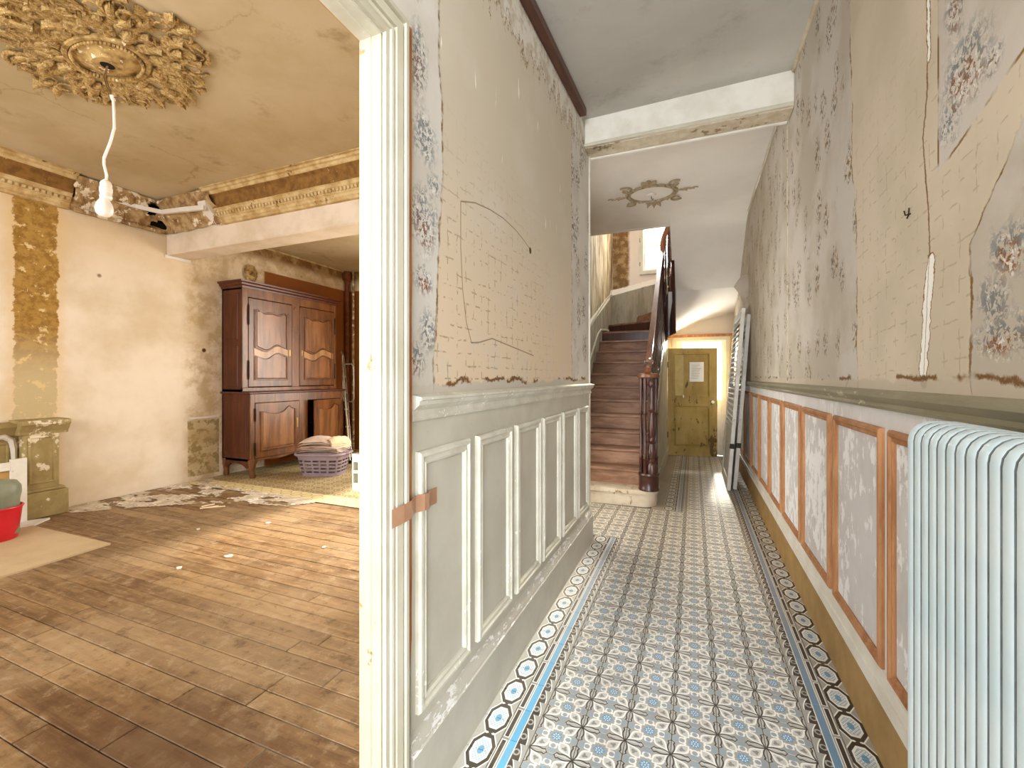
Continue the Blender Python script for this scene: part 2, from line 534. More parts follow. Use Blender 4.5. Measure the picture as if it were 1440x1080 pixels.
def mat_border_tile(axis_sign, x_field, name):
    """band from the field edge to the wall: wave, blue line, dashes, octagon chain"""
    t = T(name)
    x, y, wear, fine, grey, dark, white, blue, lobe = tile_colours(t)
    w = (x - x_field) * axis_sign            # 0 at the field edge, ~0.21 at the wall
    s = ((y - 1.515) * 6.25).fract() - 0.5
    sky = t.mix(t.step(1.3, 3.2, y), lin(92, 178, 228) if axis_sign < 0 else lin(96, 146, 182), lin(136, 146, 160))  # blue of the near daylight painted in, fading to grey farther off
    col = t.mix(0.0, grey, grey)
    # running wave
    s2 = ((y - 1.515) * 13.5).fract()
    crest = 0.012 + (s2 * s2) * 0.022
    wv = w - crest
    body = t.step(0.0, 0.002, wv) * t.step(0.047, 0.045, w)
    eye = ((s2 - 0.45) * (s2 - 0.45) * 0.0045 + (w - 0.034) * (w - 0.034)).sqrt()
    col = t.mix(body, col, dark)
    col = t.mix(t.band(eye - 0.0105, 0.003, 0.001) * body, col, grey)
    col = t.mix(t.step(0.007, 0.005, eye) * body, col, dark)
    col = t.mix(t.band(wv, 0.0022, 0.001), col, white)
    # blue line with white edges
    col = t.mix(t.step(0.0435, 0.0455, w) * t.step(0.079, 0.077, w), col, white)
    col = t.mix(t.step(0.047, 0.049, w) * t.step(0.076, 0.074, w), col, sky)
    # dashes
    ds = t.max((s.abs() - 0.44) * 0.16, (w - 0.094).abs() - 0.0075)
    col = t.mix(t.step(0.004, 0.0025, ds), col, white)
    col = t.mix(t.step(0.0006, -0.0006, ds), col, dark)
    # octagon chain
    so = ((y - 1.675) * 6.25).fract() - 0.5
    sa, wa = so.abs() * 0.16, (w - 0.158).abs()
    so2 = t.max(t.max(sa / 0.070, wa / 0.042), (sa / 0.070 + wa / 0.042) / 1.42)
    stp = t.m('FLOOR', sa * 160.0) * 0.006
    o = so2 + (stp.fract() - 0.5) * 0.04
    line = t.band(o - 0.93, 0.13, 0.02)
    col = t.mix(t.step(1.17, 1.13, o), col, white)
    knot = t.band(wa - (0.080 - sa) * 1.1, 0.005, 0.001) * t.step(0.062, 0.064, sa)
    col = t.mix(t.step(0.79, 0.76, o), col, white)
    inn = ((sa / 0.070) * (sa / 0.070) + (wa / 0.042) * (wa / 0.042)).sqrt()
    col = t.mix(t.step(0.66, 0.62, o), col, t.mix(0.35, blue, white))
    fl = (sa * 420.0).cos() * (wa * 520.0).cos()
    col = t.mix(t.step(0.05, 0.25, fl) * t.step(0.62, 0.58, o), col, white)
    col = t.mix(t.step(0.30, 0.24, inn), col, blue)
    col = t.mix(t.max(line, knot), col, dark)
    return tile_finish(t, col, wear, fine)


def mat_rear_tile():
    t = T('small_patterned_floor_tile')
    x, y, z = t.sep(t.pos())
    p = t.pos()
    u = (x * 6.25).fract() - 0.5
    v = (y * 6.25).fract() - 0.5
    a, b = t.max(u.abs(), v.abs()), t.min(u.abs(), v.abs())
    r = (u * u + v * v).sqrt()
    n = t.noise(p, 2, 5)
    col = t.mix(t.step(0.4, 0.65, n), lin(196, 176, 134), lin(168, 146, 104))
    th = t.m('ARCTAN2', v, u)
    col = t.mix(t.band(r - 0.33 - (th * 8.0).cos() * 0.05, 0.05, 0.02) * 0.8, col, lin(98, 84, 58))
    col = t.mix(t.step(0.16, 0.13, r) * 0.8, col, lin(112, 98, 72))
    col = t.mix(t.step(0.45, 0.48, a) * 0.6, col, lin(120, 104, 74))
    edge = t.step(3.86, 3.85, y)
    oct_ = t.band(r - 0.36, 0.05, 0.02)
    bcol = t.mix(oct_ * 0.6, lin(222, 204, 156), lin(140, 122, 80))
    col = t.mix(edge, col, bcol)
    return t.end(col, 0.5, 0, t.bump(n, 0.001), 0.35)


def mat_plank():
    t = T('dusty_oak_plank')
    x, y, z = t.sep(t.pos())
    r = t.rnd()
    v = t.comb(x * 1.0 + r * 40.0, y * 9.0, r * 17.0)
    g = t.noise(v, 2.6, 7, 0.65, 0.4)
    gf = t.noise(t.comb(x * 6.0 + r * 9.0, y * 90.0, r), 2.0, 4, 0.6)
    w = t.noise(t.pos(), 1.1, 5, 0.6)
    wf = t.noise(t.pos(), 12, 6, 0.7)
    col = t.mix(t.step(0.34, 0.66, g), lin(100, 72, 42), lin(150, 118, 80))
    col = t.mix(t.step(0.5, 0.75, gf) * 0.45, col, lin(84, 58, 34))
    col = t.mix((r - 0.5).abs() * 0.8, col, t.mix(t.step(0.45, 0.55, r), lin(92, 64, 36), lin(170, 140, 98)))
    col = t.mix(t.step(0.40, 0.62, w) * 0.45, col, lin(168, 144, 112))           # dust
    col = t.mix(t.step(0.52, 0.64, wf) * 0.45, col, lin(172, 150, 120))
    col = t.mix(t.step(0.46, 0.34, wf) * 0.5, col, lin(66, 44, 24))
    dx = (x + 1.75) * 0.75
    dy = (y - 0.95) * 1.6
    dk = (dx * dx + dy * dy).sqrt() + (wf - 0.5) * 0.5
    col = t.mix(t.step(0.80, 0.15, dk) * 0.7, col, lin(74, 46, 24))              # wide dark brown patch
    return t.end(col, 0.42 + w * 0.3, 0, t.bump(g * 0.6 + gf * 0.4, 0.0015), 0.35)


def mat_wood(name, c1, c2, stretch, rough=0.45, spec=0.4, scale=3.0):
    t = T(name)
    v = t.vmul(t.obj(), stretch)
    g = t.noise(v, scale, 7, 0.62, 0.5)
    gf = t.noise(v, scale * 7, 4, 0.6)
    n = t.noise(t.obj(), 2.2, 3)
    col = t.mix(t.step(0.33, 0.68, g), c1, c2)
    col = t.mix(t.step(0.52, 0.78, gf) * 0.35, col, tuple(c * 0.5 for c in c1))
    col = t.mix(t.step(0.5, 0.8, n) * 0.25, col, tuple(min(1, c * 1.35) for c in c2))
    return t.end(col, rough, 0, t.bump(g * 0.5 + gf * 0.5, 0.0008), spec)


M = {}
M['wall_l'] = mat_hall_left()
M['wall_r'] = mat_hall_right()
M['wall_room'] = mat_room_wall()
M['wall_stair'] = mat_stair_wall()
M['ceil_hall'] = mat_ceiling('grey_ceiling_paint', lin(200, 197, 190), lin(188, 185, 177), lin(158, 151, 140))
M['ceil_room'] = mat_ceiling('smoky_ceiling_paint', lin(196, 178, 146), lin(180, 160, 124), lin(146, 120, 80))
M['tile'] = mat_field_tile()
M['border_l'] = mat_border_tile(-1, -0.555, 'cement_tile_border_left')
M['border_r'] = mat_border_tile(1, 0.405, 'cement_tile_border_right')
M['border_s'] = mat_border_tile(-1, -0.075, 'cement_tile_border_stairs')
M['rear_tile'] = mat_rear_tile()
M['plank'] = mat_plank()
M['grout'] = worn('grout', lin(120, 112, 100), lin(96, 88, 76), 0.9)
M['subfloor'] = worn('dark_gap', lin(58, 42, 28), lin(40, 28, 18), 0.9)
M['paint_l'] = worn('grey_dado_paint', lin(200, 195, 180), lin(190, 184, 168), 0.55, 4, chip=lin(150, 142, 122), chip_at=0.66, chip_scale=30)
M['mould_l'] = worn('grey_moulding_paint', lin(216, 212, 198), lin(200, 195, 178), 0.40, 8, chip=lin(236, 232, 220), chip_at=0.60, chip_scale=40)
M['base_l'] = worn('scuffed_grey_baseboard', lin(194, 189, 176), lin(182, 176, 163), 0.5, 5, chip=lin(214, 211, 204), chip_at=0.66, chip_scale=22)
M['base_cap'] = worn('scuffed_baseboard_top', lin(198, 193, 181), lin(186, 180, 167), 0.5, 5, (1, 0.35, 1), chip=lin(236, 234, 230), chip_at=0.525, chip_scale=60)
M['paint_r'] = worn('scraped_white_dado', lin(222, 219, 219), lin(212, 208, 206), 0.6, 5, (1, 1.2, 0.6), chip=lin(232, 230, 230), chip_at=0.55, chip_scale=14)
M['panel_r'] = worn('scraped_panel', lin(214, 210, 210), lin(202, 197, 196), 0.6, 6, (1, 1.0, 0.6), chip=lin(240, 239, 240), chip_at=0.505, chip_scale=16)
M['mould_r'] = mat_wood('stripped_pine', lin(158, 106, 68), lin(186, 136, 96), (6, 6, 1.2), 0.55, 0.3, 4)
M['rail_r'] = worn('olive_rail_paint', lin(150, 144, 122), lin(132, 124, 100), 0.45, 6, (1, 0.4, 1), chip=lin(196, 188, 168), chip_at=0.63, chip_scale=16)
M['base_r'] = worn('ochre_baseboard', lin(172, 138, 84), lin(150, 118, 66), 0.5, 5, chip=lin(198, 178, 132), chip_at=0.67, chip_scale=14)
M['white'] = worn('old_white_paint', lin(230, 226, 216), lin(216, 210, 198), 0.5, 5, chip=lin(180, 168, 146), chip_at=0.66, chip_scale=20)
M['white_clean'] = worn('white_plaster', lin(222, 214, 206), lin(210, 200, 190), 0.7, 3, chip=lin(176, 164, 144), chip_at=0.68, chip_scale=14)
M['beam_room'] = worn('beam_plaster', lin(222, 206, 188), lin(204, 186, 160), 0.7, 3, chip=lin(166, 140, 100), chip_at=0.67, chip_scale=12)
M['cream'] = worn('cream_door_paint', lin(202, 196, 178), lin(188, 181, 160), 0.4, 4, chip=lin(170, 146, 100), chip_at=0.635, chip_scale=24)
M['ivory'] = worn('old_ivory_jamb_paint', lin(178, 172, 152), lin(166, 159, 137), 0.45, 4, chip=lin(150, 128, 88), chip_at=0.62, chip_scale=20)
M['ochre_strip'] = worn('ochre_rebate', lin(206, 168, 104), lin(190, 150, 88), 0.6, 6)
M['brown_trim'] = mat_wood('brown_ceiling_trim', lin(74, 42, 30), lin(100, 60, 44), (6, 1, 6), 0.4, 0.4)
M['rawwood'] = mat_wood('raw_wood_strip', lin(164, 96, 52), lin(200, 140, 88), (8, 8, 1), 0.6, 0.2, 3)
M['cornice'] = worn('dirty_gilt_plaster', lin(206, 182, 136), lin(172, 140, 88), 0.8, 9, chip=lin(112, 78, 38), chip_at=0.60, chip_scale=22, bump=0.004)
M['cornice_dk'] = worn('flaking_cornice_cove', lin(138, 100, 50), lin(110, 76, 36), 0.9, 14, chip=lin(196, 170, 120), chip_at=0.63, chip_scale=30, bump=0.004)
M['lath'] = worn('broken_plaster', lin(182, 154, 112), lin(128, 94, 56), 0.95, 10, chip=lin(226, 212, 188), chip_at=0.54, chip_scale=12, bump=0.008)
M['redbrown'] = worn('exposed_brick_band', lin(112, 62, 34), lin(88, 46, 26), 0.9, 12, chip=lin(190, 150, 110), chip_at=0.66, chip_scale=30)
M['rosette'] = worn('gilded_grimy_plaster', lin(196, 166, 108), lin(120, 86, 40), 0.75, 12, chip=lin(240, 228, 194), chip_at=0.585, chip_scale=28, bump=0.004)
M['rosette_h'] = worn('grimy_plaster', lin(182, 166, 140), lin(146, 122, 88), 0.8, 14, chip=lin(96, 74, 46), chip_at=0.60, chip_scale=40, bump=0.003)
M['armoire'] = mat_wood('waxed_oak', lin(86, 52, 26), lin(128, 82, 46), (5, 5, 0.8), 0.32, 0.5, 2.6)
M['armoire_dk'] = mat_wood('waxed_oak_side', lin(70, 32, 18), lin(94, 48, 28), (5, 5, 0.8), 0.38, 0.45, 2.6)
M['armoire_panel'] = mat_wood('waxed_oak_panel', lin(104, 66, 36), lin(146, 100, 62), (5, 5, 0.7), 0.30, 0.5, 2.2)
M['armoire_band_gloss'] = mat_wood('oak_band_painted_gloss', lin(142, 102, 64), lin(180, 138, 94), (5, 5, 0.7), 0.3, 0.5, 2.2)  # lighter than the other oak: the band's gloss is in the colour
M['dark'] = worn('dark_interior', lin(26, 18, 12), lin(18, 12, 8), 0.9)
M['iron'] = worn('dark_iron', lin(52, 44, 38), lin(36, 30, 26), 0.4, 8, metal=0.7)
M['brass'] = worn('brass', lin(170, 138, 84), lin(140, 108, 62), 0.3, 8, metal=0.8)
M['stair_tread'] = mat_wood('worn_stair_tread', lin(106, 72, 50), lin(154, 114, 88), (1, 5, 5), 0.45, 0.4, 3)
M['stair_riser'] = mat_wood('worn_stair_riser', lin(116, 80, 58), lin(158, 120, 94), (1, 5, 5), 0.5, 0.35, 3)
M['stair_dk'] = mat_wood('dark_stair_wood', lin(44, 22, 16), lin(74, 38, 27), (5, 5, 1), 0.3, 0.5, 4)
M['handrail'] = mat_wood('handrail_wood', lin(92, 54, 32), lin(136, 86, 54), (5, 1, 1), 0.3, 0.5, 4)
M['stone'] = worn('worn_stone_step', lin(206, 192, 170), lin(186, 168, 142), 0.7, 6, chip=lin(150, 124, 92), chip_at=0.60, chip_scale=16, bump=0.004)
M['spandrel'] = worn('grey_green_spandrel', lin(186, 180, 158), lin(166, 160, 136), 0.6, 4, chip=lin(140, 122, 92), chip_at=0.64, chip_scale=14)
M['soffit'] = worn('white_soffit', lin(226, 220, 214), lin(216, 209, 202), 0.7, 1.2, bump=0.002)
M['door_y'] = worn('olive_yellow_door_paint', lin(170, 144, 80), lin(148, 122, 62), 0.5, 5, (1, 1, 0.5), chip=lin(98, 72, 40), chip_at=0.56, chip_scale=12)
M['door_strip'] = worn('pale_door_strip', lin(188, 166, 110), lin(172, 150, 92), 0.5, 5)
M['paper'] = worn('white_paper', lin(240, 238, 232), lin(232, 230, 222), 0.8, 3)
M['ink'] = worn('grey_ink', lin(150, 148, 144), lin(130, 128, 124), 0.8)
M['porcelain'] = worn('porcelain', lin(246, 244, 238), lin(236, 234, 228), 0.15, 3, spec=0.6)
M['shutter'] = worn('flaking_shutter_paint', lin(224, 221, 215), lin(206, 201, 192), 0.6, 6, chip=lin(130, 118, 100), chip_at=0.60, chip_scale=24)
M['radiator'] = worn('pale_radiator_enamel', lin(222, 236, 244), lin(204, 226, 239), 0.35, 3, chip=lin(88, 86, 84), chip_at=0.685, chip_scale=26, spec=0.5)
M['groove_shade'] = worn('painted_groove_shade', lin(128, 140, 146), lin(104, 112, 116), 0.7, 10)  # shade of the radiator grooves, put into the colour
M['board'] = worn('raw_board', lin(196, 174, 140), lin(184, 160, 126), 0.7, 3)
M['red'] = worn('red_plastic', lin(214, 30, 48), lin(190, 20, 36), 0.35, 5, spec=0.5)
M['greygreen'] = worn('grey_green_plastic', lin(136, 140, 120), lin(116, 120, 98), 0.45, 4, spec=0.4)
M['lilac'] = worn('lilac_plastic', lin(150, 134, 142), lin(136, 120, 128), 0.4, 4, spec=0.4)
M['blanket'] = worn('pale_pink_blanket', lin(212, 190, 176), lin(198, 174, 160), 0.95, 12, chip=lin(228, 212, 198), chip_at=0.62, chip_scale=60, bump=0.003)
M['blanket_c'] = worn('cream_blanket', lin(232, 216, 184), lin(216, 198, 164), 0.95, 12, bump=0.003)
M['blanket_g'] = worn('grey_lilac_cloth', lin(176, 160, 160), lin(160, 144, 144), 0.95, 12, bump=0.003)
M['alu'] = worn('aluminium', lin(176, 168, 150), lin(156, 146, 128), 0.4, 8, metal=0.6)
M['tape'] = worn('brown_packing_tape', lin(186, 142, 112), lin(170, 126, 98), 0.3, 6, spec=0.5)
M['dust'] = worn('plaster_dust', lin(214, 202, 184), lin(176, 160, 138), 0.95, 10, chip=lin(240, 232, 218), chip_at=0.55, chip_scale=20, bump=0.004)
M['plastic_w'] = worn('white_plastic', lin(244, 242, 236), lin(236, 234, 228), 0.3, 4, spec=0.5)
M['pedestal'] = worn('olive_pedestal_paint', lin(164, 146, 98), lin(142, 122, 76), 0.7, 6, chip=lin(220, 206, 178), chip_at=0.585, chip_scale=9, bump=0.003)
M['wire'] = worn('bare_wire', lin(120, 88, 48), lin(96, 70, 38), 0.6)
M['ridge'] = worn('plaster_ridge', lin(206, 194, 174), lin(186, 170, 146), 0.8, 14, chip=lin(140, 120, 90), chip_at=0.58, chip_scale=20)
M['ground'] = worn('courtyard_gravel', lin(214, 208, 196), lin(196, 190, 178), 0.9)


def mat_glass(name, tint=(1, 1, 1)):
    t = T(name)
    g = t.n('ShaderNodeBsdfGlossy')
    g.inputs['Roughness'].default_value = 0.05
    tr = t.n('ShaderNodeBsdfTransparent')
    tr.inputs[0].default_value = (*tint, 1)
    mx = t.n('ShaderNodeMixShader')
    mx.inputs[0].default_value = 0.08
    t.nt.links.new(tr.outputs[0], mx.inputs[1])
    t.nt.links.new(g.outputs[0], mx.inputs[2])
    t.nt.links.new(mx.outputs[0], t.out.inputs[0])
    return t.mat


M['glass'] = mat_glass('window_glass', (0.95, 0.96, 0.95))


def mat_crystal():
    t = T('cut_crystal')
    g = t.n('ShaderNodeBsdfGlass')
    g.inputs['Roughness'].default_value = 0.02
    g.inputs['IOR'].default_value = 1.5
    t.nt.links.new(g.outputs[0], t.out.inputs[0])
    return t.mat


M['crystal'] = mat_crystal()


# ------------------------------------------------------------------ mesh helpers
class MB:
    def __init__(s):
        s.v = []
        s.f = []
        s.mi = []

    def add(s, vs, fs):
        b = len(s.v)
        s.v += [tuple(p) for p in vs]
        s.f += [tuple(b + i for i in f) for f in fs]
        return s

    def box(s, x0, x1, y0, y1, z0, z1):
        vs = [(x, y, z) for x in (x0, x1) for y in (y0, y1) for z in (z0, z1)]
        return s.add(vs, [(0, 1, 3, 2), (4, 6, 7, 5), (0, 4, 5, 1), (2, 3, 7, 6), (0, 2, 6, 4), (1, 5, 7, 3)])

    def cbox(s, x0, x1, y0, y1, z0, z1, c=0.004):
        """box with chamfered upright and top edges, cheap"""
        b = MB().box(x0, x1, y0, y1, z0, z1)
        bm = bmesh.new()
        vs = [bm.verts.new(p) for p in b.v]
        for f in b.f:
            bm.faces.new([vs[i] for i in f])
        bmesh.ops.bevel(bm, geom=list(bm.edges), offset=c, segments=1, affect='EDGES')
        bm.verts.index_update()
        s.add([v.co[:] for v in bm.verts], [[v.index for v in f.verts] for f in bm.faces])
        bm.free()
        return s

    def prism(s, pts, fn, d0, d1):
        """2-D polygon extruded from depth d0 to d1; fn(a, b, d) -> xyz"""
        n = len(pts)
        vs = [fn(a, b, d0) for a, b in pts] + [fn(a, b, d1) for a, b in pts]
        fs = [tuple(range(n)), tuple(range(2 * n - 1, n - 1, -1))]
        fs += [(i, n + i, n + (i + 1) % n, (i + 1) % n) for i in range(n)]
        return s.add(vs, fs)

    def lathe(s, prof, c=(0, 0, 0), seg=12, ax=1.0, ay=1.0):
        vs, fs = [], []
        for r, z in prof:
            for k in range(seg):
                a = 2 * pi * k / seg
                vs.append((c[0] + r * ax * cos(a), c[1] + r * ay * sin(a), c[2] + z))
        for i in range(len(prof) - 1):
            for k in range(seg):
                k2 = (k + 1) % seg
                fs.append((i * seg + k, i * seg + k2, (i + 1) * seg + k2, (i + 1) * seg + k))
        fs.append(tuple(range(seg - 1, -1, -1)))
        fs.append(tuple((len(prof) - 1) * seg + k for k in range(seg)))
        return s.add(vs, fs)

    def tube(s, path, r, seg=8, closed=False, flat=None):
        path = [Vector(p) for p in path]
        n = len(path)
        rs = r if isinstance(r, (list, tuple)) else [r] * n
        vs, fs = [], []
        up = None
        for i, p in enumerate(path):
            a = path[i - 1] if (i > 0 or closed) else p
            b = path[(i + 1) % n] if (i < n - 1 or closed) else p
            d = (b - a).normalized()
            if up is None:
                up = Vector((0, 0, 1)) if abs(d.z) < 0.9 else Vector((1, 0, 0))
            sd = d.cross(up)
            if sd.length < 1e-5:
                sd = d.orthogonal()
            sd.normalize()
            u2 = sd.cross(d).normalized()
            up = u2 if flat is None else up
            for k in range(seg):
                q = 2 * pi * k / seg
                ra, rb = (rs[i], rs[i]) if flat is None else (rs[i], rs[i] * flat)
                vs.append(p + sd * (ra * cos(q)) + u2 * (rb * sin(q)))
        for i in range(n if closed else n - 1):
            j = (i + 1) % n
            for k in range(seg):
                k2 = (k + 1) % seg
                fs.append((i * seg + k, i * seg + k2, j * seg + k2, j * seg + k))
        if not closed:
            fs.append(tuple(range(seg - 1, -1, -1)))
            fs.append(tuple((n - 1) * seg + k for k in range(seg)))
        return s.add(vs, fs)

    def bar(s, path, w, h):
        """rectangular section w (sideways) x h (up) swept along a path, sideways kept level"""
        path = [Vector(p) for p in path]
        vs, fs = [], []
        n = len(path)
        for i, p in enumerate(path):
            d = (path[min(i + 1, n - 1)] - path[max(i - 1, 0)])
            sd = Vector((d.y, -d.x, 0))
            sd = sd.normalized() if sd.length > 1e-6 else Vector((1, 0, 0))
            u2 = sd.cross(d.normalized()).normalized()
            if u2.z < 0:
                u2 = -u2
            for a, b in ((-1, -1), (1, -1), (1, 1), (-1, 1)):
                vs.append(p + sd * (a * w / 2) + u2 * (b * h / 2))
        for i in range(n - 1):
            for k in range(4):
                k2 = (k + 1) % 4
                fs.append((i * 4 + k, i * 4 + k2, (i + 1) * 4 + k2, (i + 1) * 4 + k))
        fs.append((3, 2, 1, 0))
        fs.append(tuple((n - 1) * 4 + k for k in range(4)))
        return s.add(vs, fs)

    def frame(s, rect, prof, fn):
        """mitred moulding round a rectangle: prof = [(inset, height)], fn(a, b, h) -> xyz"""
        a0, b0, a1, b1 = rect
        vs, fs = [], []
        for i, h in prof:
            vs += [fn(a0 + i, b0 + i, h), fn(a1 - i, b0 + i, h), fn(a1 - i, b1 - i, h), fn(a0 + i, b1 - i, h)]
        n = len(prof)
        for j in range(n):
            j2 = (j + 1) % n
            for k in range(4):
                k2 = (k + 1) % 4
                fs.append((j * 4 + k, j * 4 + k2, j2 * 4 + k2, j2 * 4 + k))
        return s.add(vs, fs)

    def grid(s, nu, nv, fn, skip=None):
        vs = [fn(i / nu, j / nv) for i in range(nu + 1) for j in range(nv + 1)]
        fs = []
        for i in range(nu):
            for j in range(nv):
                if skip and skip(i, j):
                    continue
                a = i * (nv + 1) + j
                fs.append((a, a + nv + 1, a + nv + 2, a + 1))
        return s.add(vs, fs)

    def mesh(s, name, mat, smooth=None):
        me = bpy.data.meshes.new(name)
        me.from_pydata(s.v, [], s.f)
        bm = bmesh.new()
        bm.from_mesh(me)
        bmesh.ops.recalc_face_normals(bm, faces=bm.faces)
        bm.to_mesh(me)
        bm.free()
        if mat:
            me.materials.append(mat)
        if smooth:
            me.shade_smooth()
            me.set_sharp_from_angle(angle=R(smooth))
        return me


def link(name, me, parent=None, loc=(0, 0, 0), rot=(0, 0, 0)):
    o = bpy.data.objects.new(name, me)
    COL.objects.link(o)
    o.location = loc
    o.rotation_euler = rot
    if parent is not None:
        o.parent = parent
    return o


def part(name, mb, mat, parent=None, smooth=None, label=None, local=False):
    """links the shape as one mesh object; shapes are given in world coordinates unless local"""
    o = link(name, mb.mesh(name, M[mat], smooth), parent)
    if parent is not None and parent.type == 'EMPTY' and not local:
        o.location = -parent.location
    if label:
        o['label'] = label
    return o


def struct(name, mb, mat, parent=None, smooth=None):
    o = part(name, mb, mat, parent, smooth)
    if parent is None:
        o['kind'] = 'structure'
    return o


def thing(name, label, cat, loc, group=None, rot=(0, 0, 0)):
    o = link(name, None, None, loc, rot)
    o['label'] = label
    o['category'] = cat
    if group:
        o['group'] = group
    return o


def tag(o, label, cat, group=None):
    o['label'] = label
    o['category'] = cat
    if group:
        o['group'] = group
    return o


def rough(mb, amp, scale):
    out = []
    for p in mb.v:
        q = Vector(p)
        d = mnoise.noise_vector(q * scale)
        out.append(tuple(q + d * amp))
    mb.v = out
    return mb


# planes: hall left face x=-0.80, hall right face x=0.63, room left wall x=-6.0
XL, XR, XW = -0.80, 0.63, -6.0
ZC = 3.40
fnL = lambda a, b, h: (XL + h, a, b)
fnR = lambda a, b, h: (XR - h, a, b)
fnW = lambda a, b, h: (XW + h, a, b)

# ------------------------------------------------------------------ floors
hall_floor = struct('floor', MB().box(-1.5, 0.75, -0.9, 8.8, -0.12, -0.0035).box(-0.9, 2.7, -3.7, -0.9, -0.12, -0.0035), 'grout')
tb = MB().cbox(-0.0790, 0.0790, -0.0790, 0.0790, -0.016, 0.0, 0.0012)
tile_me = tb.mesh('tile', M['tile'])
y_rows = [1.515 + 0.16 * k + 0.08 for k in range(-2, 17)]
for yc in y_rows:
    for c in range(6):
        o = link('tile', tile_me, hall_floor, (-0.475 + 0.16 * c, yc, random.uniform(-0.0007, 0.0005)),
                 (random.uniform(-0.003, 0.003), random.uniform(-0.003, 0.003), 0))


def border_me(x0, x1, mat):
    return MB().cbox(x0, x1, -0.0790, 0.0790, -0.016, 0.0, 0.0012).mesh('border_tile', M[mat])


bl_in, bl_out = border_me(-0.6625, -0.5565, 'border_l'), border_me(-0.775, -0.6655, 'border_l')
br_in, br_out = border_me(0.4065, 0.5145, 'border_r'), border_me(0.5175, 0.617, 'border_r')
for yc in y_rows:
    if yc < 3.75:
        link('border_tile', bl_in, hall_floor, (0, yc, random.uniform(-0.0006, 0.0004)))
        link('border_tile', bl_out, hall_floor, (0, yc + 0.08, random.uniform(-0.0006, 0.0004)))
    link('border_tile', br_in, hall_floor, (0, yc, random.uniform(-0.0006, 0.0004)))
    link('border_tile', br_out, hall_floor, (0, yc + 0.08, random.uniform(-0.0006, 0.0004)))
# the tiles farther off, too foreshortened to tell apart singly
far, farr, fars = MB(), MB(), MB()
y1 = y_rows[-1] + 0.08
k = 0
while y1 + 0.16 * k < 8.3:
    yc = y1 + 0.16 * k + 0.08
    for c in range(-6, 6):
        xc = -0.475 + 0.16 * c
        if xc < -0.5 and yc > 4.78:
            continue
        if yc > 4.78 and xc < -0.08:
            continue
        far.box(xc - 0.079, xc + 0.079, yc - 0.079, yc + 0.079, -0.016, random.uniform(-0.0006, 0.0004))
    farr.box(0.4065, 0.5145, yc - 0.079, yc + 0.079, -0.016, 0).box(0.5175, 0.617, yc - 0.079, yc + 0.079, -0.016, 0)
    if yc > 4.78:
        fars.box(-0.183, -0.0765, yc - 0.079, yc + 0.079, -0.016, 0).box(-0.40, -0.186, yc - 0.079, yc + 0.079, -0.016, 0)
    k += 1
for c in range(-6, 0):          # floor of the recess before the stairs
    for yc in [v for v in y_rows if v > 3.74]:
        xc = -0.475 + 0.16 * c
        far.box(xc - 0.079, xc + 0.079, yc - 0.079, yc + 0.079, -0.016, random.uniform(-0.0006, 0.0004))
for c in range(-2, 8):          # behind the viewer
    for r in range(-20, -2):
        xc, yc = -0.475 + 0.16 * c, 1.595 + 0.16 * r
        if xc < 0.61 and xc > -0.8:
            far.box(xc - 0.079, min(xc + 0.079, 0.61), yc - 0.079, yc + 0.079, -0.016, 0)
for nm, mb, mt in (('distant_tiles', far, 'tile'), ('distant_border_tiles', farr, 'border_r'), ('stair_border_tiles', fars, 'border_s')):
    o = part(nm, mb, mt, hall_floor)
    o['kind'] = 'stuff'

room_floor = struct('floor', MB().box(-6.1, -0.81, -2.0, 3.60, -0.12, -0.014), 'subfloor')
yy = 0.12
row = 0
plank_cache = {}
while yy < 3.56:
    wdt = random.choice((0.095, 0.105, 0.115, 0.125))
    wdt = min(wdt, 3.595 - yy)
    xs = [-5.99]
    xs.append(-5.99 + random.uniform(0.5, 1.7))
    while xs[-1] < -1.0:
        xs.append(xs[-1] + random.uniform(1.15, 2.1))
    xs[-1] = -0.87
    if xs[-1] - xs[-2] < 0.15:
        xs.pop(-2)
    for a, b in zip(xs, xs[1:]):
        me = MB().cbox(a + 0.002, b - 0.002, -wdt / 2 + 0.002, wdt / 2 - 0.002, -0.03, 0, 0.0025).mesh('plank', M['plank'])
        link('plank', me, room_floor, (0, yy + wdt / 2, random.uniform(-0.0016, 0.0008)))
    yy += wdt
nearp = MB()
yy2 = -2.0
while yy2 < 0.10:
    nearp.box(-5.99, -0.87, yy2 + 0.001, yy2 + 0.105, -0.03, 0)
    yy2 += 0.106
o = part('boards_behind_view', nearp, 'plank', room_floor)
o['kind'] = 'stuff'
rear_floor = struct('floor', MB().box(-6.1, -1.42, 3.60, 6.6, -0.12, -0.003), 'grout')
rt = MB()
for i in range(29):
    for j in range(19):
        x0, y0 = -6.0 + 0.16 * i, 3.605 + 0.16 * j
        rt.box(x0 + 0.001, min(x0 + 0.159, -1.5), y0 + 0.001, y0 + 0.159, -0.02, random.uniform(-0.0006, 0.0006))
o = part('small_tiles', rt, 'rear_tile', rear_floor)
o['kind'] = 'stuff'

# ------------------------------------------------------------------ walls and ceilings
OPY0, OPY1, OPZ = -0.25, 0.989, 2.30          # doorway between hall and room
WT = 0.066
wl = MB()
for (a, b, c, d) in ((OPY1, 3.616, 0, ZC), (OPY0, OPY1, OPZ, ZC), (-3.7, OPY0, 0, ZC)):
    wl.box(XL - WT, XL, a, b, c, d)
wall_left = struct('wall_left', wl, 'wall_l')
struct('wall_left_end', MB().box(-1.5, XL - WT, 3.55, 3.616, 0, ZC), 'white')
wall_right = struct('wall_right', MB().box(XR, XR + 0.12, -0.9, 8.8, 0, 6.2), 'wall_r')
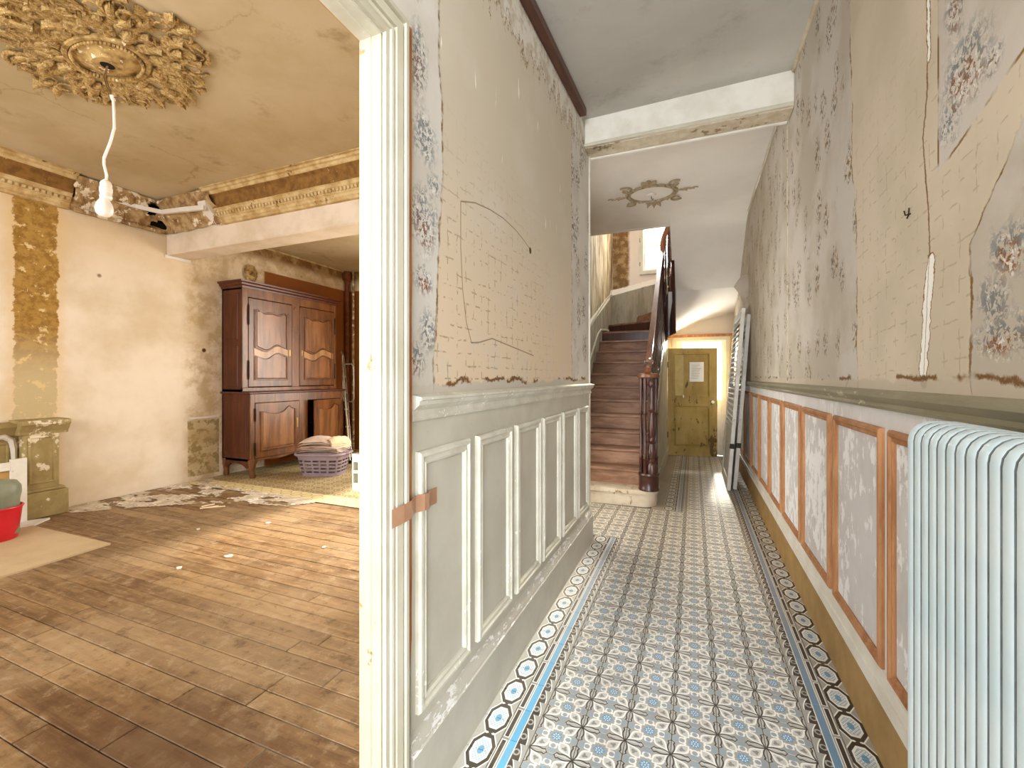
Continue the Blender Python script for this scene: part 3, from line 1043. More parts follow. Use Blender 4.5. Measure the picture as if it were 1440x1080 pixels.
# front wall with street door opening and two windows
fw = MB()
fw.box(-6.1, -5.15, -2.15, -2.0, 0, ZC + 0.3).box(-3.45, -2.55, -2.15, -2.0, 0, ZC + 0.3).box(-1.45, -0.866, -2.15, -2.0, 0, ZC + 0.3)
fw.box(-5.15, -3.45, -2.15, -2.0, 0, 0.7).box(-2.55, -1.45, -2.15, -2.0, 0, 0.9).box(-5.15, -1.45, -2.15, -2.0, 3.1, ZC + 0.3)
struct('wall_front', fw, 'white')
vw = MB().box(XR + 0.12, 2.7, -1.0, -0.9, 0, 3.6).box(2.6, 2.7, -3.7, -1.0, 0, 3.6).box(-0.8, 2.6, -3.7, -3.6, 0, 0.3).box(-0.8, 2.6, -3.7, -3.6, 3.3, 3.6)
struct('added_vestibule_wall', vw, 'white')  # unseen vestibule added so wider street light reaches the hall walls
room_wall = struct('wall_room', MB().box(XW - 0.15, XW, -2.0, 6.6, 0, ZC + 0.05), 'wall_room')
# rear wall of the room, window opening in it
rw = MB()
rw.box(-6.1, -3.7, 6.5, 6.65, 0, ZC).box(-1.7, -1.42, 6.5, 6.65, 0, ZC).box(-3.7, -1.7, 6.5, 6.65, 0, 0.6).box(-3.7, -1.7, 6.5, 6.65, 2.9, ZC)
struct('wall_rear', rw, 'wall_room')
# partition between the room and the stairwell
struct('wall_stair_left', MB().box(-1.50, -1.40, 4.52, 8.3, 0, 6.2).box(-1.50, -1.40, 3.616, 3.72, 0, 6.2).box(-1.50, -1.40, 3.72, 4.52, 2.4, 6.2).box(-1.52, -1.49, 3.72, 4.52, 0, 2.4), 'wall_stair')
d3 = struct('added_glazed_door', MB().frame((3.72, 0.0, 4.52, 2.4), [(0, 0), (0, 0.03), (0.05, 0.03), (0.05, 0)], lambda a, b, h: (-1.43 + h, a, b)), 'white')  # unseen glazed door added as the opening for the recess fill lamp
part('pane', MB().box(-1.42, -1.416, 3.77, 4.47, 0.05, 2.35), 'glass', d3)
bw = MB()
WX0, WX1, WZ0, WZ1 = -0.90, -0.05, 3.20, 4.85        # stair window opening
DX0, DX1, DZ = -0.34, 0.585, 2.05                     # garden door opening
bw.box(-1.50, WX0, 8.3, 8.45, 0, 6.2).box(WX0, WX1, 8.3, 8.45, DZ + 0.0, WZ0).box(WX0, WX1, 8.3, 8.45, WZ1, 6.2)
bw.box(WX1, XR, 8.3, 8.45, DZ, 6.2).box(WX0, DX0, 8.3, 8.45, 0, DZ).box(DX1, XR, 8.3, 8.45, 0, DZ)
struct('wall_back', bw, 'wall_stair')

# hall ceiling: it sags a little on the room side towards the street
def zc_left(y): return 3.395 - max(0.0, min(2.0, 3.46 - y)) * 0.085
def hall_ceil(u, v):
    y = -0.9 + 4.4 * u
    x = XL - WT + (XR - XL + WT) * v
    return (x, y, zc_left(y) * (1 - v) + 3.415 * v)
cm = MB().grid(22, 4, hall_ceil)
cm.box(XL - WT, XR, -2.0, 3.5, 3.50, 3.56).box(XL - WT, 2.7, -3.7, -0.9, 3.45, 3.56)
struct('ceiling', cm, 'ceil_hall')
EDGE_Y = 6.33
c2 = MB().box(-1.45, XR, 3.60, EDGE_Y - 0.0, 3.39, 3.50).box(-1.45, -0.30, EDGE_Y - 0.06, EDGE_Y, 3.385, 3.52)
struct('ceiling', c2, 'soffit')
struct('ceiling', MB().box(-1.5, XR + 0.1, EDGE_Y - 0.6, 8.8, 6.0, 6.1), 'soffit')
RC = 3.42
struct('ceiling', MB().box(-6.1, XL - WT, -2.0, 3.42, RC, RC + 0.1), 'ceil_room')
struct('ceiling', MB().box(-6.1, -1.42, 3.40, 6.6, 3.31, RC + 0.1), 'ceil_room')

# hall beam
beam = struct('beam', MB().cbox(XL, XR, 3.46, 3.66, 3.175, 3.42, 0.006), 'white')
part('lower_bead', MB().cbox(XL, XR - 0.005, 3.446, 3.462, 3.172, 3.198, 0.004), 'cream', beam)
part('back_bead', MB().cbox(XL, XR - 0.01, 3.640, 3.668, 3.160, 3.178, 0.004), 'white', beam)
part('soffit_board', MB().box(XL + 0.005, XR - 0.005, 3.475, 3.63, 3.168, 3.176), 'ridge', beam)
# room beam
struct('beam', MB().cbox(XW, XL - WT, 3.40, 3.68, 2.847, 3.17, 0.01), 'beam_room')
struct('trim_5', rough(MB().grid(120, 2, lambda u, v: (XW + (XL - WT - XW) * u, 3.395, 3.165 + 0.05 * v)).box(XW, XL - WT, 3.40, 3.5, 3.16, 3.42), 0.004, 20), 'redbrown')

# brown trim along the hall ceiling
tp = [(XL + 0.028, y, zc_left(y) - 0.03) for y in [1.0 + 0.164 * i for i in range(15)]]
struct('trim_1', MB().bar(tp, 0.05, 0.05), 'brown_trim')

# ------------------------------------------------------------------ hall left panelling
MOULD = [(0.0, 0.0), (0.0, 0.012), (0.006, 0.020), (0.016, 0.021), (0.024, 0.013), (0.030, 0.013), (0.036, 0.017), (0.044, 0.012), (0.046, 0.0)]
wains_l = struct('trim_2', MB().box(XL, XL + 0.006, 1.125, 3.612, 0.2, 1.26), 'paint_l')
for a, b in ((1.145, 1.483), (1.548, 1.897), (1.959, 2.313), (2.362, 2.707), (2.772, 3.133), (3.185, 3.511)):
    part('panel_moulding', MB().frame((a, 0.308, b, 1.118), MOULD, lambda p, q, h: (XL + 0.006 + h, p, q)), 'mould_l', wains_l, 30)
    part('panel', MB().cbox(XL + 0.004, XL + 0.010, a + 0.046, b - 0.046, 0.354, 1.072, 0.002), 'paint_l', wains_l)


def ext_y(prof, y0, y1, fn):
    """profile [(height off the wall, z)] run along y"""
    return MB().prism(prof, lambda h, z, d: fn(d, z, h), y0, y1)


RAIL_L = [(0, 1.214), (0.014, 1.214), (0.018, 1.222), (0.012, 1.232), (0.012, 1.246), (0.020, 1.252), (0.034, 1.264), (0.036, 1.276), (0.044, 1.280), (0.044, 1.288), (0.0, 1.296)]
part('dado_rail', ext_y(RAIL_L, 1.125, 3.64, fnL), 'mould_l', wains_l, 25)
BASE_L = [(0, 0), (0.030, 0), (0.030, 0.205), (0.026, 0.212), (0.026, 0.222), (0.018, 0.246), (0.010, 0.256), (0, 0.262)]
bl = struct('baseboard_left', ext_y(BASE_L[:3] + [(0, 0.205)], 1.105, 3.64, fnL), 'base_l', None, 25)
part('baseboard_cap', ext_y([(0, 0.205)] + BASE_L[2:], 1.105, 3.635, fnL), 'base_cap', bl, 25)
part('end_block', MB().cbox(XL - 0.07, XL + 0.031, 3.612, 3.645, 0, 0.21, 0.006), 'base_l', bl)
# corner bead at the end of the wall
struct('trim_3', MB().tube([(XL + 0.002, 3.618, 0.25), (XL + 0.002, 3.618, 3.17)], 0.011, 8), 'mould_l', None, 40)

# ------------------------------------------------------------------ doorway to the room
dc = struct('door_1', MB().box(XL - WT - 0.004, XL + 0.004, OPY1 - 0.003, OPY1 + 0.035, 0, OPZ), 'ivory')
part('jamb_strip', MB().cbox(XL - WT + 0.016, XL - 0.028, OPY1 - 0.006, OPY1 + 0.004, 0, OPZ, 0.002), 'ivory', dc)
part('rebate_strip', MB().cbox(XL - WT - 0.012, XL - WT + 0.014, OPY1 + 0.003, OPY1 + 0.02, 0, OPZ, 0.002), 'ochre_strip', dc)
part('head_jamb', MB().box(XL - WT - 0.004, XL + 0.004, OPY0, OPY1 + 0.035, OPZ - 0.003, OPZ + 0.035), 'mould_l', dc)
part('head_strip', MB().cbox(XL - WT + 0.016, XL - 0.028, OPY0, OPY1, OPZ - 0.006, OPZ + 0.003, 0.002), 'mould_l', dc)
part('head_rebate', MB().box(XL - WT - 0.012, XL - WT + 0.014, OPY0, OPY1, OPZ + 0.002, OPZ + 0.02), 'ochre_strip', dc)
CAS = [(0.0, 0.0), (0.0, 0.016), (0.016, 0.016), (0.018, 0.022), (0.026, 0.024), (0.029, 0.016), (0.033, 0.016), (0.036, 0.026), (0.060, 0.029), (0.063, 0.022), (0.067, 0.022), (0.070, 0.034), (0.082, 0.034), (0.088, 0.026), (0.092, 0.0)]


def casing_mesh():
    mb = MB()
    n = len(CAS)
    yb, zb = OPY1 + 0.004, OPZ + 0.004
    rows = []
    for (i, h) in CAS:
        rows.append([(XL + h, yb + i, 0.0), (XL + h, yb + i, zb + i), (XL + h, OPY0 - 0.004 - i, zb + i), (XL + h, OPY0 - 0.004 - i, 0.0)])
    vs = [p for r in rows for p in r]
    fs = []
    for j in range(n):
        j2 = (j + 1) % n
        for k in range(3):
            fs.append((j * 4 + k, j * 4 + k + 1, j2 * 4 + k + 1, j2 * 4 + k))
    return mb.add(vs, fs)


part('architrave', casing_mesh(), 'cream', dc, 20)
wp = [(1.094, 2.0), (1.120, 2.0)]
ws = MB()
for i, zz in enumerate([0.47 + 0.09 * k for k in range(21)] + [2.40]):
    w0, w1 = 1.091, 1.116 + 0.004 * mnoise.noise(Vector((zz * 7, 0, 0)))
    if zz < 0.55:
        w1 = 1.104 + (zz - 0.47) * 0.15
    ws.v += [(XL, w0, zz), (XL + 0.014, w0, zz), (XL + 0.014, w1, zz), (XL, w1, zz)]
n_ = len(ws.v) // 4
for i in range(n_ - 1):
    for k in range(4):
        k2 = (k + 1) % 4
        ws.f.append((i * 4 + k, i * 4 + k2, i * 4 + 4 + k2, i * 4 + 4 + k))
ws.f += [(0, 1, 2, 3), ((n_ - 1) * 4 + 3, (n_ - 1) * 4 + 2, (n_ - 1) * 4 + 1, (n_ - 1) * 4)]
part('raw_wood_strip', ws, 'rawwood', dc)
# strike box on the room side of the jamb
sk = MB()
zx0, zx1 = XL - WT - 0.030, XL - WT - 0.003
sk.box(zx0 + 0.005, zx1 - 0.006, OPY1 - 0.004, OPY1 + 0.02, 1.077, 1.086)
for z0, z1 in ((1.027, 1.050), (1.109, 1.132)):
    sk.box(zx0, zx1, OPY1 - 0.004, OPY1 + 0.02, z0, z1)
sk.box(zx0, zx0 + 0.005, OPY1 - 0.004, OPY1 + 0.02, 1.05, 1.109).box(zx1 - 0.006, zx1, OPY1 - 0.004, OPY1 + 0.02, 1.05, 1.109)
kb = part('strike_box', sk, 'ivory', dc)
part('strike_back', MB().box(zx0 + 0.002, zx1 - 0.002, OPY1 + 0.016, OPY1 + 0.02, 1.03, 1.13), 'dark', kb)  # back coloured dark to paint the shade inside the holes

# brown packing tape over the architrave
tpth = [(XL + 0.031, 0.997, 0.957), (XL + 0.037, 1.045, 0.960), (XL + 0.037, 1.082, 0.962), (XL + 0.020, 1.125, 0.964), (XL + 0.030, 1.160, 0.962), (XL + 0.030, 1.185, 0.960), (XL + 0.014, 1.215, 0.959), (XL + 0.012, 1.258, 0.958)]
tm = MB()
for (x, y, z) in tpth:
    tm.v += [(x, y, z - 0.026), (x + 0.0012, y, z - 0.026), (x + 0.0012, y, z + 0.026), (x, y, z + 0.026)]
for i in range(len(tpth) - 1):
    for k in range(4):
        k2 = (k + 1) % 4
        tm.f.append((i * 4 + k, i * 4 + k2, i * 4 + 4 + k2, i * 4 + 4 + k))
tm.f += [(0, 1, 2, 3), (31, 30, 29, 28)]
tag(part('packing_tape', tm, 'tape'), 'strip of brown packing tape stuck across the white door casing', 'tape')

# ------------------------------------------------------------------ hall right panelling
wains_r = struct('trim_4', MB().box(XR - 0.006, XR, 0.2, 8.25, 0.2, 1.26), 'paint_r')
MR = [(0.0, 0.0), (0.0, 0.010), (0.008, 0.018), (0.018, 0.018), (0.024, 0.011), (0.034, 0.013), (0.040, 0.008), (0.040, 0.0)]
PR = [(1.25, 1.872), (1.935, 2.505), (2.575, 3.160), (3.215, 3.790), (3.855, 4.395), (4.460, 5.010), (5.085, 5.670), (5.745, 6.390), (6.470, 7.050), (7.12, 7.70)]
for a, b in PR:
    part('panel_moulding', MB().frame((a, 0.318, b, 1.170), MR, lambda p, q, h: (XR - 0.006 - h, p, q)), 'mould_r', wains_r, 30)
    part('panel', MB().cbox(XR - 0.009, XR - 0.004, a + 0.04, b - 0.04, 0.358, 1.13, 0.0015), 'panel_r', wains_r)
RAIL_R = [(0, 1.236), (0.020, 1.236), (0.024, 1.246), (0.020, 1.258), (0.030, 1.268), (0.042, 1.280), (0.042, 1.294), (0.0, 1.304)]
part('dado_rail', ext_y(RAIL_R, 0.2, 7.9, fnR), 'rail_r', wains_r, 25)
br = struct('baseboard_right', ext_y([(0, 0), (0.022, 0), (0.022, 0.208), (0.0, 0.208)], 0.2, 8.25, fnR), 'base_r')
part('baseboard_cap', ext_y([(0, 0.206), (0.024, 0.206), (0.022, 0.252), (0.016, 0.254), (0.014, 0.296), (0.008, 0.304), (0, 0.306)], 0.2, 8.25, fnR), 'white', br)
# plaster bead of the patched seam on the right wall
sm = MB()
pts = [(XR - 0.002, 3.70 + 0.015 * mnoise.noise(Vector((z * 4, 1, 0))), z) for z in [1.31 + 0.06 * k for k in range(34)]]
sm.tube(pts, [0.004 + 0.006 * mnoise.noise(Vector((p[2] * 11, 3, 0))) for p in pts], 6)
part('plaster_seam', sm, 'ridge', wall_right, 60)
crn = [(XR - 0.006, y, 3.405) for y in [1.2 + 0.15 * k for k in range(16)]]
part('ceiling_edge_strip', rough(MB().tube(crn, 0.014, 6), 0.006, 9), 'ridge', wall_right, 60)
crn = [(XR - 0.006, 3.68 + 0.2 * k, 3.385) for k in range(13)]
part('ceiling_edge_strip', rough(MB().tube(crn, 0.013, 6), 0.006, 9), 'cream', wall_right, 60)

# ------------------------------------------------------------------ staircase
RISE, GO, YS = 0.175, 0.244, 4.68
def nosing(y): return RISE + (y - YS) / GO * RISE
CX, CY = -0.395, 7.36
stair = thing('staircase', 'wooden staircase with dark turned balusters rising on the left of the hall', 'staircase', (-0.9, 5.0, 0))
arc = [(-0.34 - 0.14 + 0.14 * sin(a), 4.86 - 0.14 * cos(a)) for a in [pi / 2 * k / 8 for k in range(9)]]
sp = [(-1.40, 4.68)] + arc + [(-0.34, 5.06), (-1.40, 5.06)]
sp2 = [(-1.40, 4.70)] + [(x - 0.02, y + 0.02) for x, y in arc] + [(-0.36, 5.06), (-1.40, 5.06)]
stp = part('stone_step', MB().prism(sp2, lambda a, b, d: (a, b, d), 0.0, 0.14), 'stone', stair)
part('stone_nosing', MB().prism(sp, lambda a, b, d: (a, b, d), 0.135, 0.175), 'stone', stp)
XT = -0.412
for n in range(2, 12):
    y0, z0 = YS + GO * (n - 1), RISE * n
    st = part('tread', MB().cbox(-1.40, XT, y0 - 0.012, y0 + GO + 0.03, z0 - 0.034, z0, 0.008), 'stair_tread', stair)
    part('riser', MB().box(-1.40, XT - 0.004, y0 + 0.016, y0 + 0.034, z0 - RISE, z0 - 0.033), 'stair_riser', st)


def ray(ph):
    dx, dy = -cos(ph), sin(ph)
    ts = []
    if dx < -1e-6: ts.append((-1.40 - CX) / dx)
    if dx > 1e-6: ts.append((XR - CX) / dx)
    if dy > 1e-6: ts.append((8.3 - CY) / dy)
    t = min(ts)
    return (CX + dx * t, CY + dy * t)


for k in range(6):
    p0, p1 = pi * k / 6, pi * (k + 1) / 6
    inn = [(CX - 0.06 * cos(p), CY + 0.06 * sin(p)) for p in (p1, p0)]
    out = [ray(p0)]
    for cpt in ((-1.40, 8.3), (XR, 8.3)):
        pc = atan2(cpt[1] - CY, -(cpt[0] - CX))
        if p0 < pc < p1: out.append(cpt)
    out.append(ray(p1))
    z0 = RISE * (12 + k)
    st = part('winder_tread', MB().prism(inn + out, lambda a, b, d: (a, b, d), z0 - 0.036, z0), 'stair_tread', stair)
    (ax, ay), (bx_, by_) = inn[1], out[0]
    nx, ny = (by_ - ay), -(bx_ - ax)
    L = sqrt(nx * nx + ny * ny)
    nx, ny = nx / L * 0.02, ny / L * 0.02
    part('riser', MB().prism([(ax, ay), (bx_, by_), (bx_ - nx, by_ - ny), (ax - nx, ay - ny)], lambda a, b, d: (a, b, d), z0 - RISE, z0 - 0.03), 'stair_dk' if k < 2 else 'stair_riser', st)
for j in range(5):
    y1, z0 = CY - GO * j, RISE * (18 + j)
    st = part('tread', MB().cbox(-0.32, XR, y1 - GO - 0.03, y1 + 0.012, z0 - 0.034, z0, 0.008), 'stair_tread', stair)
    part('riser', MB().box(-0.32, XR, y1 - 0.03, y1 - 0.012, z0 - RISE, z0 - 0.033), 'stair_riser', st)


def vstrip(path, w, lo, hi, los=None):
    mb = MB()
    n = len(path)
    P = [Vector(p) for p in path]
    for i, p in enumerate(P):
        d = P[min(i + 1, n - 1)] - P[max(i - 1, 0)]
        sd = Vector((d.y, -d.x, 0)).normalized()
        lo_ = los[i] if los else lo
        for a, b in ((-1, lo_), (1, lo_), (1, hi), (-1, hi)):
            mb.v.append(tuple(p + sd * (a * w / 2) + Vector((0, 0, b))))
    for i in range(n - 1):
        for k in range(4):
            k2 = (k + 1) % 4
            mb.f.append((i * 4 + k, i * 4 + k2, i * 4 + 4 + k2, i * 4 + 4 + k))
    mb.f += [(3, 2, 1, 0), tuple((n - 1) * 4 + k for k in range(4))]
    return mb


NS = 18
low_s = [(-0.43, y, nosing(y)) for y in (4.80, 5.4, 6.0, 6.6, 7.1, 7.30)]
hel = [(CX + 0.04 - 0.085 * cos(pi * k / NS), CY + 0.06 * sin(pi * k / NS), nosing(7.36) + 1.05 * k / NS) for k in range(NS + 1)]
up_s = [(-0.275, CY - d, nosing(7.36) + 1.05 + d * 0.717) for d in (0.1, 0.4, 0.7, 1.0, 1.35)]
los = [-0.26] * len(low_s) + [-0.26 - 0.85 * (k / NS) ** 1.2 for k in range(NS + 1)] + [-0.95, -0.6, -0.36, -0.28, -0.26]
part('string_board', vstrip(low_s + hel + up_s, 0.042, -0.26, 0.055, los), 'stair_dk', stair, 40)
part('string_bead', MB().tube([(x, y, z + 0.055) for x, y, z in low_s + hel + up_s], 0.026, 6), 'stair_dk', stair, 60)
# spandrel below the string
part('spandrel_panel', MB().prism([(4.93, 0), (8.29, 0), (8.29, 2.02), (7.36, 1.90), (4.93, 0.16)], lambda a, b, d: (d, a, b), -0.435, -0.412), 'spandrel', stair)
part('spandrel_skirting', MB().cbox(-0.415, -0.395, 5.05, 8.0, 0, 0.16, 0.004), 'spandrel', stair)
# rail
def railz(y): return 1.44 + (y - 4.80) * 0.742
rail = [(-0.435, 4.74, 1.405)] + [(-0.44 - 0.01 * (y - 4.8), y, railz(y)) for y in (4.86, 5.2, 5.6, 6.0, 6.4, 6.8, 7.1, 7.3)]
rz = railz(7.36)
rail += [(CX + 0.025 - 0.085 * cos(pi * k / 12), CY + 0.065 * sin(pi * k / 12), rz + 0.9 * k / 12) for k in range(13)]
rail += [(-0.285, CY - d, rz + 0.9 + d * 0.717) for d in (0.1, 0.4, 0.7, 1.0, 1.3)]
part('handrail', MB().bar(rail, 0.058, 0.062), 'handrail', stair, 40)
BAL = [(0.020, 0), (0.020, 0.10), (0.026, 0.115), (0.016, 0.13), (0.024, 0.16), (0.027, 0.22), (0.018, 0.30), (0.024, 0.315), (0.014, 0.33), (0.018, 0.42), (0.020, 0.56), (0.015, 0.66), (0.024, 0.675), (0.015, 0.69), (0.013, 0.80), (0.020, 0.83), (0.013, 0.86), (0.017, 0.94), (0.017, 1.0)]
bal_me = MB().lathe(BAL, seg=10).mesh('baluster', M['stair_dk'], 40)


def baluster(x, y, z0, z1, k=1.0):
    o = link('baluster', bal_me, stair, Vector((x, y, z0)) - stair.location)
    o.scale = (k, k, z1 - z0)
    return o


for n in range(2, 12):
    for q in (0.06, 0.18):
        y = YS + GO * (n - 1) + q
        baluster(-0.436, y, RISE * n - 0.002, railz(y) - 0.03)
for k in (2, 5, 8, 11):
    a = pi * k / 12
    baluster(CX - 0.055 * cos(a), CY + 0.06 * sin(a), nosing(7.36) + 1.05 * k / 12, rz + 0.9 * k / 12 - 0.02, 0.8)
for d in (0.12, 0.26, 0.40, 0.54, 0.68, 0.82, 0.96, 1.1):
    baluster(-0.277, CY - d, nosing(7.36) + 1.05 + d * 0.717 + 0.05, rz + 0.9 + d * 0.717 - 0.02, 0.8)
NX, NY = -0.43, 4.80
newel = part('newel_post', MB().lathe([(0.104, 0.174), (0.106, 0.19), (0.100, 0.20), (0.100, 0.325), (0.108, 0.335), (0.104, 0.352), (0.09, 0.356)], (NX, NY, 0), 24), 'stair_dk', stair, 40)
part('newel_cap', MB().lathe([(0.09, 1.335), (0.112, 1.345), (0.116, 1.362), (0.108, 1.380), (0.06, 1.386)], (NX, NY, 0), 24), 'handrail', newel, 40)
NB = [(0.050, 0.354), (0.052, 0.44), (0.040, 0.46), (0.046, 0.48), (0.030, 0.50), (0.040, 0.53), (0.043, 0.58), (0.030, 0.66), (0.052, 0.675), (0.030, 0.69), (0.022, 0.72), (0.034, 0.74), (0.030, 0.86), (0.022, 0.98), (0.036, 0.995), (0.022, 1.01), (0.030, 1.05), (0.020, 1.08), (0.024, 1.2), (0.018, 1.24), (0.034, 1.26), (0.034, 1.30), (0.020, 1.32), (0.020, 1.34)]
part('turned_column', MB().lathe(NB, (NX + 0.035, NY - 0.045, 0), 14), 'stair_dk', newel, 40)
for ax_, ay_ in ((-0.075, -0.02), (-0.05, 0.055), (-0.03, -0.07), (0.03, 0.07), (0.07, 0.02)):
    part('slim_column', MB().lathe([(0.020, 0.352), (0.020, 0.50), (0.026, 0.51), (0.014, 0.53), (0.017, 0.75), (0.012, 0.95), (0.022, 0.97), (0.012, 0.99), (0.016, 1.2), (0.022, 1.25), (0.016, 1.34)], (NX + ax_, NY + ay_, 0), 10), 'stair_dk', newel, 40)
part('finial_base', MB().lathe([(0.036, 1.384), (0.036, 1.392), (0.016, 1.402), (0.013, 1.425), (0.024, 1.44), (0.034, 1.458), (0.02, 1.464)], (NX, NY, 0), 16), 'brass', newel, 40)
part('finial_knob', MB().lathe([(0.018, 1.462), (0.036, 1.474), (0.046, 1.498), (0.044, 1.52), (0.030, 1.54), (0.012, 1.546)], (NX, NY, 0), 10), 'crystal', newel)
# strings fixed to the stairwell walls
ws_ = MB().bar([(-1.392, y, nosing(y) + 0.22) for y in (5.2, 5.6, 6.0, 6.4, 6.7)] + [(-1.392, 6.95, 2.02), (-1.392, 7.2, 2.12), (-1.392, 7.6, 2.16), (-1.392, 8.28, 2.18)], 0.02, 0.03)
part('wall_string', ws_, 'spandrel', stair, 40)
part('wall_string', MB().bar([(-1.40, 8.29, 2.18), (-1.1, 8.29, 2.27), (-0.75, 8.29, 2.38), (-0.48, 8.29, 2.46)], 0.02, 0.025), 'spandrel', stair)
part('wall_string_board', MB().prism([(-1.40, 2.10), (-1.40, 2.18), (-0.48, 2.46), (-0.48, 2.2)], lambda a, b, d: (a, d, b), 8.285, 8.30), 'white', stair)
struct('trim_6', MB().bar([(-1.394, 6.2, 1.99), (-1.394, 6.7, 2.24), (-1.394, 7.2, 2.48), (-1.394, 7.7, 2.70), (-1.394, 8.0, 2.80), (-1.394, 8.29, 2.86)], 0.012, 0.035), 'spandrel')

# underside of the turning flight above the garden door
def soff(u, v):
    ph = pi / 2 + pi / 2 * u
    q = ray(ph)
    x = CX + 0.03 + (q[0] - CX - 0.03) * v
    y = CY + (q[1] - CY) * v
    return (x, y, 2.03 + 0.66 * u ** 0.9 + 0.05 * v * (1 - u))
def soff2(u, v):
    y = CY - (CY - 5.75) * u
    x = -0.29 + (XR + 0.29) * v
    z = 2.69 + (CY - y) * 0.66
    z = z if z < 3.30 else 3.39 - 0.09 * math.exp(-(z - 3.30) * 12)
    return (x, y, z)
sf = MB().grid(24, 10, soff).grid(20, 6, soff2)
struct('ceiling', sf, 'soffit', None, 60)

# ------------------------------------------------------------------ stair window, garden door
win = struct('window_1', MB().frame((WX0, WZ0, WX1, WZ1), [(0, 0), (0, 0.07), (0.06, 0.07), (0.06, 0.0)], lambda a, b, h: (a, 8.32 - h, b)), 'cream')
fr = MB().frame((WX0 + 0.05, WZ0 + 0.05, WX1 - 0.05, WZ1 - 0.05), [(0, 0), (0, 0.05), (0.05, 0.05), (0.05, 0.0)], lambda a, b, h: (a, 8.36 - h, b))
sash = part('window_sash', fr, 'white', win)
part('glazing_bar', MB().box(WX0 + 0.1, WX1 - 0.1, 8.325, 8.35, 3.70, 3.725), 'white', sash)
part('glazing_bar', MB().box(WX0 + 0.1, WX1 - 0.1, 8.325, 8.35, 4.25, 4.275), 'white', sash)
part('pane', MB().box(WX0 + 0.1, WX1 - 0.1, 8.335, 8.34, WZ0 + 0.1, WZ1 - 0.1), 'glass', sash)
for zz in (3.35, 3.78):
    part('hinge', MB().lathe([(0.012, zz), (0.012, zz + 0.07)], (WX0 + 0.01, 8.245, 0), 8), 'rosette_h', win, 40)
shm = thing('louvred_blind', 'bright white louvred shutter seen through the stair window', 'shutter', (-0.475, 8.49, 3.2))
part('frame', MB().frame((-0.93, 3.15, -0.02, 4.9), [(0, 0), (0, 0.04), (0.05, 0.04), (0.05, 0)], lambda a, b, h: (a, 8.492 - h, b)), 'white', shm)
sl_me = MB().add([(-0.40, -0.03, -0.018), (0.40, -0.03, -0.018), (0.40, 0.03, 0.018), (-0.40, 0.03, 0.018), (-0.40, -0.03, -0.010), (0.40, -0.03, -0.010), (0.40, 0.03, 0.026), (-0.40, 0.03, 0.026)],
                 [(0, 1, 2, 3), (7, 6, 5, 4), (0, 4, 5, 1), (1, 5, 6, 2), (2, 6, 7, 3), (3, 7, 4, 0)]).mesh('slat', M['white'])
for k in range(28):
    link('slat', sl_me, shm, (0, -0.02, 0.03 + 0.06 * k))

gd = struct('door_2', MB().frame((DX0, -0.1, DX1, DZ), [(0, 0), (0, 0.08), (0.07, 0.08), (0.07, 0)], lambda a, b, h: (a, 8.36 - h, b)), 'cream')
GX0, GX1, GZ1 = DX0 + 0.07, 0.535, DZ - 0.07
leaf = MB()
leaf.box(GX0, GX0 + 0.09, 8.31, 8.35, 0.01, GZ1).box(GX1 - 0.09, GX1, 8.31, 8.35, 0.01, GZ1)
leaf.box(GX0 + 0.09, GX1 - 0.09, 8.31, 8.35, GZ1 - 0.03, GZ1).box(GX0 + 0.09, GX1 - 0.09, 8.31, 8.35, 0.01, 0.2).box(GX0 + 0.09, GX1 - 0.09, 8.31, 8.35, 0.85, 0.96)
dleaf = part('door_leaf', leaf, 'white', gd)
part('pane', MB().box(GX0 + 0.09, GX1 - 0.09, 8.325, 8.33, 0.96, GZ1 - 0.03), 'glass', dleaf)
part('lower_panel', MB().cbox(GX0 + 0.08, GX1 - 0.08, 8.318, 8.34, 0.19, 0.86, 0.004), 'white', dleaf)
part('glazing_bar', MB().box(0.125, 0.145, 8.312, 8.345, 0.96, GZ1 - 0.03), 'white', dleaf)
part('glazing_bar', MB().box(GX0 + 0.09, GX1 - 0.09, 8.312, 8.345, 1.42, 1.44), 'white', dleaf)
part('fixed_side_board', MB().cbox(GX1 + 0.003, DX1 - 0.008, 8.30, 8.35, 0.0, GZ1, 0.004), 'white', gd)
part('head_casing', MB().cbox(DX0 - 0.08, XR - 0.005, 8.275, 8.30, DZ - 0.01, DZ + 0.035, 0.004), 'rawwood', gd)
part('side_casing', MB().cbox(DX1 - 0.015, DX1 + 0.03, 8.275, 8.30, 0.0, DZ, 0.004), 'ochre_strip', gd)
struct('ground', MB().box(-6, 6, 8.85, 16, -0.3, -0.05), 'ground')

# open cellar door standing across the hall
DA = R(9)
cd = thing('cellar_door', 'olive yellow panelled door standing open across the end of the hall', 'door', (-0.405, 8.02, 0.008), None, (0, 0, DA))
W_, H_ = 0.785, 1.83
body = MB()
body.box(0, 0.10, 0, 0.034, 0, H_).box(W_ - 0.11, W_, 0, 0.034, 0, H_).box(0.10, W_ - 0.11, 0, 0.034, 0, 0.16).box(0.10, W_ - 0.11, 0, 0.034, 0.86, 1.0).box(0.10, W_ - 0.11, 0, 0.034, H_ - 0.09, H_)
part('door_frame', body, 'door_y', cd, None, None, True)
part('upper_panel', MB().cbox(0.25, W_ - 0.105, 0.012, 0.026, 0.99, H_ - 0.08, 0.003), 'door_y', cd, None, None, True)
part('side_panel', MB().cbox(0.095, 0.256, 0.008, 0.026, 0.99, H_ - 0.08, 0.003), 'door_strip', cd, None, 'paler narrow board beside the upper panel', True)
part('lower_panel', MB().cbox(0.12, W_ - 0.13, 0.006, 0.026, 0.18, 0.84, 0.012), 'door_y', cd, None, None, True)
